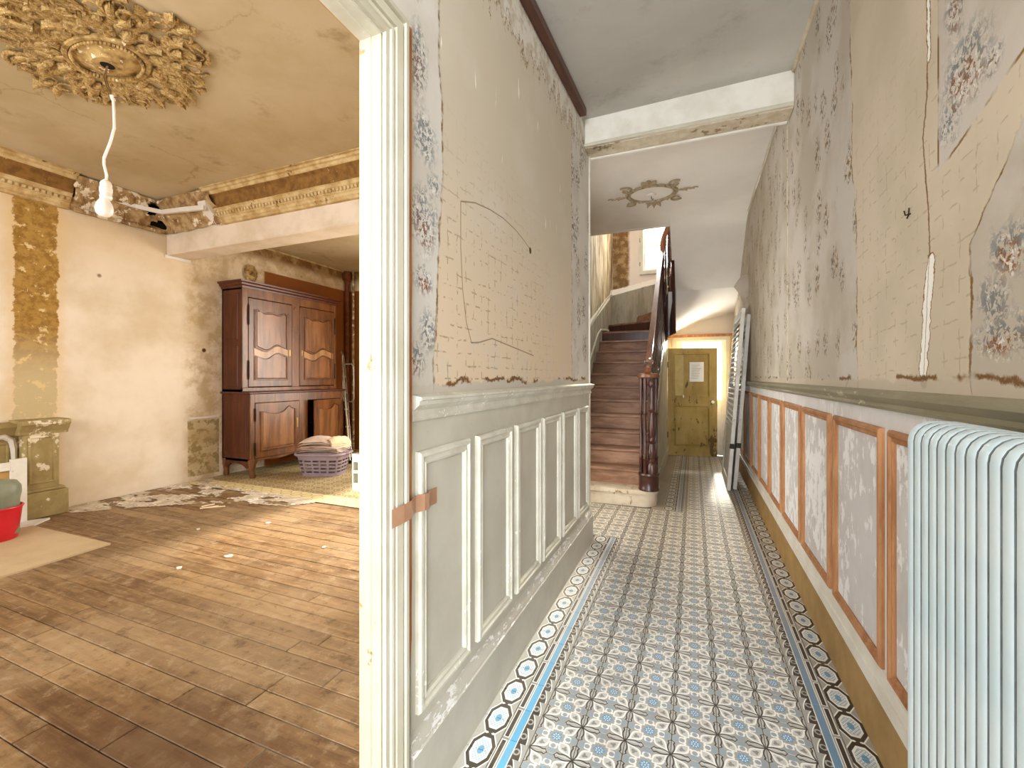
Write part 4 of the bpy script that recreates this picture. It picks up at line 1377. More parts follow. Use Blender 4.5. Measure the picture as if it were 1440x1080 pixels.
for rc in ((0.10, 1.0, W_ - 0.11, H_ - 0.09), (0.10, 0.16, W_ - 0.11, 0.86)):
    part('panel_moulding', MB().frame(rc, [(0, 0), (0, 0.008), (0.008, 0.012), (0.02, 0.006), (0.022, 0)], lambda a, b, h: (a, -h + 0.004, b)), 'door_y', cd, None, None, True)
kn = MB().lathe([(0.02, 0), (0.02, 0.004), (0.008, 0.008), (0.010, 0.022), (0.024, 0.032), (0.026, 0.044), (0.016, 0.056)], (0, 0, 0), 14)
kn.v = [(W_ - 0.075 + x, -z, 0.92 + y) for x, y, z in kn.v]
part('door_knob', kn, 'porcelain', cd, 40, 'white porcelain knob', True)
kn = MB().lathe([(0.010, 0), (0.008, 0.012), (0.013, 0.02), (0.010, 0.028)], (0, 0, 0), 12)
kn.v = [(0.25 + x, -z - 0.0, 1.01 + y * 2) for x, y, z in kn.v]
part('small_knob', kn, 'porcelain', cd, 40, 'small white knob', True)
for zz in (0.3, 1.5):
    part('hinge', MB().lathe([(0.012, zz), (0.012, zz + 0.10)], (-0.006, -0.006, 0), 8), 'iron', cd, 40, None, True)
pn = thing('paper_notice', 'white sheet of paper pinned on the olive yellow door', 'paper', (-0.405 + 0.345 * cos(DA) + 0.004, 8.02 + 0.345 * sin(DA) - 0.004, 1.27), None, (0, 0, DA))
part('sheet', MB().grid(4, 6, lambda u, v: (0.225 * u, -0.012 * sin(u * 3) * (v > 0.9) - 0.002 - 0.004 * v * v, 0.33 * v)), 'paper', pn, None, None, True)
ink = MB()
for k in range(9):
    ink.box(0.03, 0.03 + 0.16 * random.uniform(0.5, 1.0), -0.0055, -0.0045, 0.05 + 0.028 * k, 0.055 + 0.028 * k)
part('faint_writing', ink, 'ink', pn, None, None, True)

# ------------------------------------------------------------------ shutters leaning on the right wall
def shutter(label, loc, w, h, tilt, z_l):
    t = thing('louvred_shutter', label, 'shutter', loc, 'flaking shutters leaning on the right wall', (0, tilt, 0))
    for y0 in (0, w - 0.065):
        part('stile', MB().cbox(0, 0.042, y0, y0 + 0.065, 0, h, 0.004), 'shutter', t, None, None, True)
    for z0, z1 in ((0, 0.12), (z_l - 0.09, z_l), (h - 0.09, h)):
        part('rail', MB().cbox(0.002, 0.040, 0.065, w - 0.065, z0, z1, 0.004), 'shutter', t, None, None, True)
    part('lower_panel', MB().cbox(0.010, 0.030, 0.060, w - 0.060, 0.11, z_l - 0.08, 0.004), 'shutter', t, None, None, True)
    a, b = 0.062, w - 0.062
    me = MB().add([(-0.004, a, 0.0), (-0.004, b, 0.0), (0.042, b, 0.030), (0.042, a, 0.030), (-0.004, a, 0.014), (-0.004, b, 0.014), (0.042, b, 0.044), (0.042, a, 0.044)],
                  [(0, 1, 2, 3), (7, 6, 5, 4), (0, 4, 5, 1), (1, 5, 6, 2), (2, 6, 7, 3), (3, 7, 4, 0)]).mesh('slat', M['shutter'])
    n = int((h - 0.1 - z_l) / 0.066)
    for k in range(n):
        link('slat', me, t, (0, 0, z_l + 0.012 + 0.066 * k))
    part('hinge', MB().cbox(-0.006, 0.048, -0.004, 0.03, 0.5, 0.56, 0.002), 'iron', t, None, None, True)
    return t


shutter('flaking white louvred shutter leaning on the right wall, the outer one nearer the door', (0.365, 5.80, 0.003), 1.04, 2.16, R(4.2), 0.72)
shutter('flaking white louvred shutter leaning behind the other one against the right wall', (0.440, 5.90, 0.003), 0.98, 2.10, R(4.1), 0.72)
fl = MB().grid(6, 6, lambda u, v: (XR - 0.006 - 0.16 * v * (0.4 + 0.6 * u) + 0.03 * sin(u * 3), 6.05 + 0.18 * u - 0.05 * v, 2.50 - 0.16 * v * v - 0.16 * (1 - u) + 0.14 * u))
tag(part('wallpaper_flap', fl, 'wall_r', None, 60), 'torn flap of wallpaper hanging off the right wall above the shutters', 'wallpaper')

# ------------------------------------------------------------------ radiator
rad = thing('radiator', 'tall pale blue cast iron radiator with many narrow columns on the right wall', 'radiator', (0.51, 1.0, 0.0))
RX0, RX1, RZ0, RZ1 = 0.450, 0.568, 0.10, 1.252
PIT = 0.0332
out = []
for (cx, cz, a0) in ((RX1 - 0.035, RZ1 - 0.035, 0), (RX0 + 0.045, RZ1 - 0.045, 90), (RX0 + 0.03, RZ0 + 0.03, 180), (RX1 - 0.03, RZ0 + 0.03, 270)):
    rr = 0.045 if a0 == 90 else (0.035 if a0 == 0 else 0.03)
    for k in range(6):
        a = R(a0 + 90 * k / 5)
        out.append((cx + rr * cos(a), cz + rr * sin(a)))
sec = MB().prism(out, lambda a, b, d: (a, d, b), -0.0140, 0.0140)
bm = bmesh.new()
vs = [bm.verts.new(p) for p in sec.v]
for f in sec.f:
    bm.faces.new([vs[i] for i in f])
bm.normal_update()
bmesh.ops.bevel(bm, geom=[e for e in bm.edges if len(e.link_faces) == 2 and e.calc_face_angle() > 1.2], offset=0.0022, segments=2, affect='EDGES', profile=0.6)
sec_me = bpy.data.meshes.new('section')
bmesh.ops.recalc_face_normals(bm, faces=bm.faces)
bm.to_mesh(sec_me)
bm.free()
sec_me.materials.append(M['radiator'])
sec_me.materials.append(M['groove_shade'])
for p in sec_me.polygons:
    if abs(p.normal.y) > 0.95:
        p.material_index = 1  # sides between sections painted darker, as groove shade
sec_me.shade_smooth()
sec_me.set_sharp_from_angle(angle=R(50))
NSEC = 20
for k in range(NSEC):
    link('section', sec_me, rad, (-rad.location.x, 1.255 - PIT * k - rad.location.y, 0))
yA, yB = 1.255, 1.255 - PIT * (NSEC - 1)
part('core', MB().cbox(RX0 + 0.055, RX1 - 0.02, yB, yA, RZ0 + 0.02, RZ1 - 0.03, 0.01), 'iron', rad)
for yy_ in (yA - 0.01, yB + 0.01):
    part('foot', MB().cbox(RX0 + 0.02, RX1 - 0.02, yy_ - 0.012, yy_ + 0.012, 0.0, RZ0 + 0.03, 0.004), 'radiator', rad)
vp = MB().tube([(0.51, yB - 0.01, 0.16), (0.51, yB - 0.06, 0.16), (0.51, yB - 0.06, 0.0)], 0.013, 10)
part('supply_pipe', vp, 'radiator', rad, 40)

# ------------------------------------------------------------------ cornices of the room
# profile: (distance off the wall, height below the ceiling)
CP = [(0.0, -0.34), (0.03, -0.335), (0.035, -0.315), (0.05, -0.305), (0.055, -0.28), (0.075, -0.27), (0.085, -0.235), (0.10, -0.225), (0.105, -0.20), (0.12, -0.19)]
CV = [(0.12, -0.19), (0.125, -0.14), (0.15, -0.085), (0.19, -0.06)]
CT = [(0.19, -0.065), (0.20, -0.055), (0.205, -0.035), (0.225, -0.03), (0.235, -0.012), (0.26, -0.008), (0.26, 0.0)]


def cornice(name, d0, d1, fn):
    root = None
    for nm, pr, mt in (('lower_bands', CP, 'cornice'), ('cove', CV, 'cornice_dk'), ('top_bead', CT, 'cornice')):
        poly_ = pr + [(0.0, pr[-1][1]), (0.0, pr[0][1])] if pr is not CP else pr + [(0.0, -0.19)]
        n = 40
        mb = MB()
        m = len(poly_)
        for i in range(n + 1):
            d = d0 + (d1 - d0) * i / n
            for a, b in poly_:
                k = 0.004 if nm != 'cove' else 0.012
                a2 = a + (k * mnoise.noise(Vector((d * 6, b * 30, a * 10))) if a > 0 else 0)
                mb.v.append(fn(d, a2, RC + b))
        for i in range(n):
            for k in range(m):
                k2 = (k + 1) % m
                mb.f.append((i * m + k, i * m + k2, (i + 1) * m + k2, (i + 1) * m + k))
        mb.f += [tuple(range(m - 1, -1, -1)), tuple(n * m + k for k in range(m))]
        if root is None:
            root = struct(name, mb, mt, None, 25)
        else:
            part(nm, mb, mt, root, 25)
    de = MB()
    q = d0
    while q < d1 - 0.03:
        p = [fn(q, 0.06, RC - 0.268), fn(q, 0.098, RC - 0.262), fn(q, 0.104, RC - 0.236), fn(q, 0.07, RC - 0.236),
             fn(q + 0.026, 0.06, RC - 0.268), fn(q + 0.026, 0.098, RC - 0.262), fn(q + 0.026, 0.104, RC - 0.236), fn(q + 0.026, 0.07, RC - 0.236)]
        de.add(p, [(0, 1, 2, 3), (7, 6, 5, 4), (0, 4, 5, 1), (1, 5, 6, 2), (2, 6, 7, 3), (3, 7, 4, 0)])
        q += 0.046
    o = part('dentils', de, 'cornice', root)
    o['kind'] = 'stuff'
    return root


cornice('trim_7', -1.9, 2.47, lambda d, a, z: (XW + a, d, z))
cornice('trim_8', -5.0, XL - WT, lambda d, a, z: (d, 3.40 - a * 0.95, z))


# broken stretch of cornice over the corner, lath and dark holes showing
def brk(u, v):
    # u along: left wall y 2.45->3.40, then along the beam wall x -6 -> -4.95
    L1, L2 = 0.95, 1.10
    d = u * (L1 + L2)
    off = 0.02 + 0.20 * v
    z = RC - 0.33 + 0.32 * v
    if d < L1:
        p = Vector((XW + off, min(2.45 + d, 3.40 - off), z))
    else:
        p = Vector((max(XW + (d - L1), XW + off), 3.40 - off, z))
    nz = mnoise.noise_vector(p * 5.5) * 0.05 + mnoise.noise_vector(p * 17) * 0.02
    if v in (0.0, 1.0): nz *= 0.4
    return tuple(p + nz)


def hole(i, j):
    u, v = i / 64, j / 12
    return ((u - 0.34) / 0.045) ** 2 + ((v - 0.66) / 0.2) ** 2 < 1 or ((u - 0.40) / 0.05) ** 2 + ((v - 0.22) / 0.13) ** 2 < 1


bk = struct('trim_9', MB().grid(64, 12, brk, hole), 'lath')
part('hole_shade_sheet', MB().grid(10, 4, lambda u, v: (XW + 0.012 + 0.02 * v, 2.6 + 0.79 * u, RC - 0.32 + 0.3 * v)), 'dark', bk)  # dark sheet behind the holes, painted in place of their shade
part('plaster_edge', rough(MB().bar([(-5.93, 2.62, 3.315), (-5.85, 3.0, 3.28), (-5.70, 3.19, 3.26), (-5.3, 3.20, 3.24), (-4.98, 3.20, 3.22)], 0.03, 0.045), 0.012, 9), 'white_clean', bk)
part('plaster_edge', rough(MB().bar([(-5.95, 2.5, 3.09), (-5.95, 3.3, 3.10)], 0.03, 0.04), 0.012, 9), 'lath', bk)
part('broken_end', rough(MB().prism([(3.40, 3.09), (3.21, 3.24), (3.20, 3.30), (3.30, 3.33), (3.40, 3.30)], lambda a, b, d: (d, a, b), -5.10, -4.97), 0.012, 14), 'white_clean', bk)
# ceiling bead and corner post at the rear of the room
struct('trim_10', MB().tube([(XW + 0.012, y, 3.30) for y in (3.7, 4.6, 5.5, 6.5)], 0.016, 6), 'cornice')
pp_ = struct('pipe', MB().tube([(XW + 0.06, 6.40, 0), (XW + 0.06, 6.40, 1.6), (XW + 0.06, 6.40, 3.3)], 0.045, 10), 'redbrown', None, 40)
part('pipe_collar', MB().lathe([(0.05, 3.12), (0.075, 3.14), (0.085, 3.24), (0.06, 3.30)], (XW + 0.06, 6.40, 0), 12), 'redbrown', pp_, 40)
part('pipe_run', MB().tube([(XW + 0.17, 6.44, 0), (XW + 0.17, 6.44, 3.3)], 0.022, 8), 'lath', pp_, 40)
# plaster scroll left on the wall above the cupboard
sc_ = MB()
for k in range(5):
    a = k * 1.26
    sc_.tube([(XW + 0.03, 4.50 + 0.10 * cos(a + q * 0.9) * (0.3 + q * 0.18), 2.86 + 0.13 * sin(a + q * 0.9) * (0.3 + q * 0.18)) for q in range(5)], [0.03, 0.035, 0.03, 0.022, 0.01], 6)
struct('trim_11', rough(sc_, 0.012, 12), 'rosette', None, 60)
# broken chair rail over the bare dado patch
struct('trim_12', rough(MB().grid(2, 1, lambda u, v: (XW + 0.01, 3.66 + 0.3 * u, 0.8)).box(XW, XW + 0.035, 3.66, 4.03, 0.80, 0.83), 0.012, 16), 'white_clean')
# picture plaster patches at the underside of the beam on the wall
struct('trim_13', rough(MB().box(XW, XW + 0.014, 3.38, 3.68, 2.815, 2.85), 0.006, 14), 'white_clean')

# pedestal with moulded cap by the left wall
pd = struct('trim_14', MB().cbox(XW, XW + 0.18, 2.08, 2.34, 0.27, 0.84, 0.006), 'pedestal')
part('cap', ext_y([(0, 0.80), (0.19, 0.80), (0.20, 0.825), (0.215, 0.845), (0.24, 0.885), (0.25, 0.895), (0.25, 0.925), (0.235, 0.935), (0, 0.94)], 2.05, 2.40, fnW), 'pedestal', pd)
part('plinth', MB().cbox(XW, XW + 0.235, 2.05, 2.39, 0, 0.245, 0.008), 'pedestal', pd)
part('plinth_bead', MB().cbox(XW, XW + 0.215, 2.06, 2.37, 0.245, 0.275, 0.008), 'pedestal', pd)
part('panel_moulding', MB().frame((2.115, 0.32, 2.31, 0.78), [(0, 0), (0, 0.006), (0.012, 0.010), (0.022, 0.004), (0.024, 0)], lambda a, b, h: (XW + 0.18 + h, a, b)), 'pedestal', pd)
dl = struct('trim_15', MB().cbox(XW, XW + 0.10, 1.0, 2.08, 0.0, 0.80, 0.006), 'pedestal')
part('cap', ext_y([(0, 0.80), (0.11, 0.80), (0.13, 0.84), (0.16, 0.88), (0.16, 0.91), (0, 0.92)], 1.0, 2.055, fnW), 'pedestal', dl)
part('panel_moulding', MB().frame((1.3, 0.30, 2.02, 0.74), [(0, 0), (0, 0.006), (0.012, 0.010), (0.022, 0.004), (0.024, 0)], lambda a, b, h: (XW + 0.10 + h, a, b)), 'pedestal', dl)
pt = rough(MB().bar([(XW + 0.106, 1.90, 0.80), (XW + 0.106, 2.0, 0.79), (XW + 0.106, 2.035, 0.74), (XW + 0.106, 2.04, 0.55)], 0.012, 0.05), 0.004, 18)
part('plaster_smear', MB().tube([(XW + 0.104, 1.90, 0.79), (XW + 0.104, 1.98, 0.795), (XW + 0.104, 2.03, 0.76), (XW + 0.106, 2.045, 0.68), (XW + 0.104, 2.05, 0.55)], [0.02, 0.028, 0.03, 0.026, 0.022], 6), 'white_clean', dl, 60)

# ------------------------------------------------------------------ ceiling medallions
def leaf_mesh(name, mat):
    prof = [(0.0, 0.10), (0.15, 0.55), (0.35, 0.95), (0.55, 1.0), (0.75, 0.7), (0.9, 0.35), (1.0, 0.05)]
    mb = MB()
    for t_, w in prof:
        curl = -0.35 * max(0, t_ - 0.45) ** 2 * 2
        for s_ in (-1, -0.5, 0, 0.5, 1):
            h = -(0.16 * (1 - abs(s_) * 0.9) * (0.4 + w * 0.6) + 0.05 * (abs(s_) == 0.5)) + curl
            lobe_ = 1.0 + 0.28 * sin(t_ * 19) * (abs(s_) == 1)
            mb.v.append((t_, s_ * 0.24 * w * lobe_, h if abs(s_) < 1 else -0.02))
    for i in range(len(prof) - 1):
        for k in range(4):
            a = i * 5 + k
            mb.f.append((a, a + 1, a + 6, a + 5))
    me = mb.mesh(name, M[mat], 50)
    return me


def scroll_mesh(name, mat, turns=1.35):
    pts, rs = [], []
    N = 16
    for i in range(N + 1):
        t_ = i / N
        a = t_ * turns * 2 * pi
        r = 0.5 * (1 - 0.78 * t_)
        pts.append((r * cos(a), r * sin(a), -0.06 - 0.10 * t_))
        rs.append(0.06 * (1 - 0.5 * t_))
    return MB().tube([Vector(p) + Vector((0, 0, 0.02)) for p in pts], rs, 6).mesh(name, M[mat], 60)


RX, RY = -3.50, 1.64
ros = thing('ceiling_rosette', 'large gilded plaster ceiling rosette of scrolls and leaves over the left room', 'rosette', (RX, RY, RC))
lm, sm_ = leaf_mesh('leaf', 'rosette'), scroll_mesh('scroll', 'rosette')
EX, EY = 0.66, 0.46


def put_leaf(x, y, ang, size, parent, me, nm='leaf', z=0.0, zs=1.0, flip=False):
    o = link(nm, me, parent, (x, y, z), (0, 0, ang))
    o.scale = (size, -size if flip else size, size * zs)
    return o


rnd = random.Random(11)
base_pts = []
for (r, n_, sz) in ((0.44, 5, 0.20), (0.62, 7, 0.24), (0.80, 9, 0.25), (0.97, 11, 0.24), (1.06, 9, 0.20)):
    for k in range(n_):
        a = (k + 0.5 * (r > 0.4 and r < 0.6)) / n_ * pi / 2 + rnd.uniform(-0.05, 0.05)
        rr = r * (abs(cos(a)) + abs(sin(a))) ** -1.0
        base_pts.append((rr * EX * cos(a), rr * EY * sin(a), a + rnd.uniform(-1.3, 1.3), sz * rnd.uniform(0.75, 1.15), rnd.uniform(0.8, 1.4)))
for (x, y, a, s_, zs) in base_pts:
    for sx in (1, -1):
        for sy in (1, -1):
            ang = atan2(sy * sin(a), sx * cos(a))
            put_leaf(sx * x, sy * y, ang, s_ * (0.8 if abs(x) + abs(y) < 0.4 else 0.62), ros, lm, 'leaf', -0.003, zs * 1.0, sx * sy < 0)
for (x, y, a, s_) in ((0.52, 0.16, 0.4, 0.26), (0.30, 0.34, 1.9, 0.24), (0.62, 0.05, -0.6, 0.17), (0.08, 0.42, 2.4, 0.16), (0.42, 0.27, 1.2, 0.17), (0.56, 0.22, 0.2, 0.13)):
    for sx in (1, -1):
        for sy in (1, -1):
            put_leaf(sx * x, sy * y, atan2(sy * sin(a), sx * cos(a)), s_, ros, sm_, 'scroll', -0.004, 0.9, sx * sy < 0)
part('plate', MB().lathe([(0.20, 0.0), (0.20, -0.012), (0.18, -0.02), (0.17, -0.02), (0.15, -0.03), (0.10, -0.045), (0.085, -0.06), (0.03, -0.06)], (0, 0, 0), 32, 1.25, 0.85), 'rosette', ros, 40, None, True)
part('oval_band', MB().tube([(0.27 * cos(2 * pi * k / 40), 0.18 * sin(2 * pi * k / 40), -0.02) for k in range(40)], 0.020, 6, True), 'rosette', ros, 60, None, True)
bd = MB()
for k in range(56):
    a = 2 * pi * k / 56
    bd.lathe([(0.003, -0.050), (0.009, -0.046), (0.011, -0.038), (0.008, -0.026)], (0.235 * cos(a), 0.157 * sin(a), 0), 5)
o = part('beads', bd, 'rosette', ros, 60, None, True)
o['kind'] = 'stuff'
part('centre_hole_shade', MB().lathe([(0.035, -0.062), (0.045, -0.055), (0.02, -0.050)], (0, 0, 0), 14), 'dark', ros, None, 'dark disc painted for the shade of the wire hole', True)  # solid dark disc, the hole's shade put into its colour

RHX, RHY, RHZ = -0.43, 5.12, 3.39
rosh = thing('ceiling_rosette', 'small grimy plaster ceiling rosette in the hall before the stairs', 'rosette', (RHX, RHY, RHZ))
lmh, smh = leaf_mesh('leaf_small', 'rosette_h'), scroll_mesh('scroll_small', 'rosette_h')
part('oval_band', MB().tube([(0.24 * cos(2 * pi * k / 36), 0.21 * sin(2 * pi * k / 36), -0.008) for k in range(36)], 0.014, 6, True), 'rosette_h', rosh, 60, None, True)
part('plate', MB().lathe([(0.22, 0.0), (0.22, -0.006), (0.20, -0.010), (0.05, -0.014), (0.045, -0.03), (0.02, -0.034)], (0, 0, 0), 28, 1.0, 0.88), 'soffit', rosh, 40, None, True)
for k in range(20):
    a = 2 * pi * k / 20
    put_leaf(0.27 * cos(a), 0.235 * sin(a), a + pi / 2 + 0.25, 0.085, rosh, lmh, 'leaf', 0.0, 1.3)
for sx in (1, -1):
    for sy in (1, -1):
        put_leaf(sx * 0.25, sy * 0.20, atan2(sy, sx), 0.15, rosh, smh, 'scroll', 0, 1.2, sx * sy < 0)
    for k in range(4):
        put_leaf(sx * (0.27 + 0.05 * k), 0.006 * (-1) ** k, 0 if sx > 0 else pi, 0.10 - 0.014 * k, rosh, lmh, 'leaf', 0, 1.0)
for sy in (1, -1):
    for da in (-0.7, 0, 0.7):
        put_leaf(0, sy * 0.24, sy * pi / 2 + da, 0.12, rosh, lmh, 'leaf', 0, 1.2)
part('hook', MB().tube([(0, 0, -0.03), (0, 0, -0.06), (0.012, 0, -0.075), (0.02, 0, -0.06)], 0.005, 6), 'dark', rosh, 60, None, True)

# hanging bulb
bz = 2.86 / 620.0
def bp(du, dv_z, dd=0.0):      # sideways offsets of the flex, metres
    return (RX - 0.04 + du * 0.925, RY - 0.0 + du * 0.38, dv_z)
bulb = thing('hanging_bulb', 'bare white bulb hanging on a crooked white flex from the left room ceiling', 'light bulb', (RX - 0.04, RY, 2.47))
part('bare_wire', MB().tube([(RX, RY, RC - 0.05), bp(0.0, 3.30), bp(0.02, 3.23), bp(0.05, 3.17)], 0.004, 6).tube([(RX + 0.004, RY, RC - 0.05), bp(0.012, 3.29), bp(0.035, 3.22), bp(0.055, 3.165), bp(0.085, 3.165)], 0.004, 6), 'wire', bulb, 60)
part('connector', MB().tube([bp(0.052, 3.175), bp(0.062, 3.145)], 0.013, 8), 'plastic_w', bulb, 40)
part('flex', MB().tube([bp(0.062, 3.15), bp(0.067, 3.02), bp(0.068, 2.965), bp(0.04, 2.87), bp(0.0, 2.77), bp(0.0, 2.73), bp(0.018, 2.66), bp(0.016, 2.615)], 0.0085, 8), 'plastic_w', bulb, 60)
bx_c = bp(0.0, 0)
part('socket', MB().lathe([(0.012, 2.63), (0.026, 2.615), (0.031, 2.60), (0.031, 2.578), (0.034, 2.575), (0.034, 2.55), (0.031, 2.548), (0.031, 2.525), (0.034, 2.52), (0.030, 2.505)], (bx_c[0] + 0.012, bx_c[1] + 0.005, 0), 16), 'plastic_w', bulb, 40)
part('bulb_glass', MB().lathe([(0.022, 2.52), (0.026, 2.50), (0.043, 2.47), (0.048, 2.44), (0.043, 2.41), (0.026, 2.392), (0.004, 2.388)], (bx_c[0] + 0.004, bx_c[1], 0), 18), 'porcelain', bulb, 60)

# ------------------------------------------------------------------ cupboard
ac = thing('cupboard', 'tall carved oak two-part cupboard against the far left wall', 'cupboard', (-5.70, 4.92, 0))
AY0, AY1 = 4.085, 5.76
lo = MB()
LX = -5.43
lo.box(-5.985, LX - 0.02, AY0, AY0 + 0.03, 0.22, 1.12).box(-5.985, LX - 0.02, AY1 - 0.03, AY1, 0.22, 1.12)
lo.box(-5.985, -5.965, AY0, AY1, 0.22, 1.12).box(-5.985, LX - 0.02, AY0, AY1, 0.22, 0.25)
lower = part('lower_body', lo, 'armoire_dk', ac)
ff = MB()
for a, b in ((AY0, 4.15), (4.875, 5.03), (AY1 - 0.045, AY1)):
    ff.cbox(LX - 0.03, LX, a, b, 0.22, 1.12, 0.004)
ff.cbox(LX - 0.03, LX - 0.002, 4.15, AY1 - 0.045, 1.0, 1.12, 0.003)
part('front_frame', ff, 'armoire', lower)
part('shelf', MB().box(-5.965, LX - 0.04, AY0 + 0.03, AY1 - 0.03, 0.62, 0.64), 'dark', lower)
part('divider', MB().box(-5.965, LX - 0.03, 4.94, 4.96, 0.25, 1.1), 'dark', lower)
part('side_panel', MB().cbox(-5.93, LX - 0.08, AY0 - 0.006, AY0 + 0.002, 0.33, 1.0, 0.004), 'armoire_dk', lower)
part('waist_moulding', MB().cbox(-5.99, LX + 0.03, AY0 - 0.03, AY1 + 0.03, 1.12, 1.15, 0.008), 'armoire_dk', lower)
# scalloped apron and curved feet
n_ = 24
ap = [(AY0 + 0.12 + (AY1 - AY0 - 0.24) * k / n_, 0.20 + 0.035 * sin(pi * k / n_) + 0.02 * cos(4 * pi * k / n_)) for k in range(n_ + 1)]
part('apron', MB().prism([(AY0, 0.245)] + [(AY0, 0.16), (AY0 + 0.06, 0.15)] + ap + [(AY1 - 0.06, 0.15), (AY1, 0.16), (AY1, 0.245)], lambda a, b, d: (d, a, b), LX - 0.03, LX - 0.004), 'armoire', lower)
sap = [(-5.98, 0.245), (-5.98, 0.15), (-5.90, 0.12), (-5.82, 0.17), (-5.70, 0.19), (-5.58, 0.17), (-5.50, 0.12), (LX - 0.005, 0.15), (LX - 0.005, 0.245)]
part('side_apron', MB().prism(sap, lambda a, b, d: (a, d, b), AY0, AY0 + 0.025), 'armoire_dk', lower)
for (fx, fy, dx) in ((LX - 0.03, AY0 + 0.04, 0.02), (LX - 0.03, AY1 - 0.05, 0.02), (-5.95, AY0 + 0.035, 0), (-5.95, AY1 - 0.05, 0)):
    part('foot', MB().tube([(fx, fy, 0.24), (fx + dx * 0.6, fy, 0.16), (fx, fy, 0.08), (fx + dx, fy, 0.02), (fx + dx, fy, 0.0)], [0.05, 0.045, 0.034, 0.038, 0.032], 8), 'armoire', lower, 60)

up = MB()
UX = -5.58
up.box(-5.985, UX - 0.02, AY0, AY0 + 0.03, 1.15, 2.56).box(-5.985, UX - 0.02, AY1 - 0.03, AY1, 1.15, 2.56)
up.box(-5.985, -5.965, AY0, AY1, 1.15, 2.56).box(-5.985, UX - 0.02, AY0, AY1, 2.53, 2.56).box(-5.985, UX - 0.02, AY0, AY1, 1.15, 1.18)
upper = part('upper_body', up, 'armoire_dk', ac)
ff = MB()
for a, b in ((AY0, 4.165), (4.872, 5.005), (AY1 - 0.04, AY1)):
    ff.cbox(UX - 0.03, UX, a, b, 1.15, 2.56, 0.004)
ff.cbox(UX - 0.03, UX - 0.002, 4.165, AY1 - 0.04, 2.435, 2.56, 0.003)
ff.cbox(UX - 0.03, UX + 0.008, AY0, AY1, 1.15, 1.205, 0.006)
part('front_frame', ff, 'armoire', upper)
for z0, z1 in ((1.22, 1.76), (1.86, 2.46)):
    part('side_panel', MB().cbox(-5.92, UX - 0.09, AY0 - 0.006, AY0 + 0.002, z0, z1, 0.004), 'armoire_dk', upper)
CO = [(0.0, 2.55), (0.012, 2.55), (0.018, 2.575), (0.04, 2.59), (0.045, 2.61), (0.065, 2.625), (0.068, 2.645), (0.0, 2.65)]
cmb = MB()
rows = []
for h, z in CO:
    rows.append([(-5.985, AY0 - h, z), (UX + h, AY0 - h, z), (UX + h, AY1 + h, z), (-5.985, AY1 + h, z)])
for r_ in rows:
    cmb.v += r_
for j in range(len(CO) - 1):
    for k in range(3):
        cmb.f.append((j * 4 + k, j * 4 + k + 1, j * 4 + 4 + k + 1, j * 4 + 4 + k))
cmb.f.append(tuple(len(CO) * 4 - 4 + k for k in range(4)))
part('cornice', cmb, 'armoire_dk', upper)
nb_ = MB().prism([(4.90, 2.36), (4.96, 2.36), (4.93, 2.41)], lambda a, b, d: (d, a, b), UX, UX + 0.012)
part('carved_lozenge', nb_, 'armoire_panel', upper, None, 'small pale carved triangle between the doors')


def carved_door(w, h, upper_door, name, xl):
    """door in local space: s along +y from the hinge/left edge, t up; face at x=0"""
    fn = lambda a, b, d: (d, a, b)
    n = 24
    bandp = None
    slab = MB().cbox(-0.024, 0.0, 0, w, 0, h, 0.004)
    subs = []
    if upper_door:
        s0, s1 = 0.095, w - 0.095
        def top(k): return h - 0.145 - 0.035 * sin(pi * k) + 0.012 * cos(4 * pi * k) - 0.02 * (abs(k - 0.5) > 0.42)
        def sw(k): return -0.042 * sin(2 * pi * k) + 0.008 * sin(4 * pi * k)
        mid = h * 0.40
        up_ = [(s0 + (s1 - s0) * k / n, top(k / n)) for k in range(n + 1)] + [(s1 - (s1 - s0) * k / n, mid + 0.062 + sw(1 - k / n)) for k in range(n + 1)]
        dn_ = [(s0 + (s1 - s0) * k / n, mid - 0.062 + sw(k / n)) for k in range(n + 1)] + [(s1, 0.10), (s0, 0.10)]
        subs = [up_, dn_]
        bandp = [(s0 - 0.02 + (s1 - s0 + 0.04) * k / n, mid + 0.046 + sw(k / n)) for k in range(n + 1)] + [(s1 + 0.02 - (s1 - s0 + 0.04) * k / n, mid - 0.046 + sw(1 - k / n)) for k in range(n + 1)]
    else:
        s0, s1 = 0.085, w - 0.085
        def top(k): return h - 0.115 - 0.05 * sin(pi * min(1, k * 1.25)) + 0.045 * math.exp(-((k - 0.82) / 0.12) ** 2)
        subs = [[(s0 + (s1 - s0) * k / n, top(k / n)) for k in range(n + 1)] + [(s1, 0.10), (s0, 0.10)]]
    panels, moulds = [], []
    for sb in subs:
        cx = sum(p[0] for p in sb) / len(sb)
        cz = sum(p[1] for p in sb) / len(sb)
        ins = [(cx + (a - cx) * 0.90, cz + (b - cz) * 0.93) for a, b in sb]
        mb = MB()
        k = len(sb)
        mb.v = [fn(a, b, 0.001) for a, b in sb] + [fn(cx + (a - cx) * 0.94, cz + (b - cz) * 0.955, 0.003) for a, b in sb] + [fn(a, b, 0.013) for a, b in ins]
        for i in range(k):
            i2 = (i + 1) % k
            mb.f += [(i, i2, k + i2, k + i), (k + i, k + i2, 2 * k + i2, 2 * k + i)]
        mb.f.append(tuple(2 * k + i for i in range(k)))
        panels.append(mb)
        moulds.append(MB().tube([fn(a, b, 0.004) for a, b in sb], 0.011, 6, True))
        moulds[-1].tube([fn(cx + (a - cx) * 1.07, cz + (b - cz) * 1.03, 0.002) for a, b in sb], 0.006, 6, True)
    band_ = MB().prism(bandp, fn, -0.004, 0.008) if bandp else None
    return slab, panels, moulds, band_


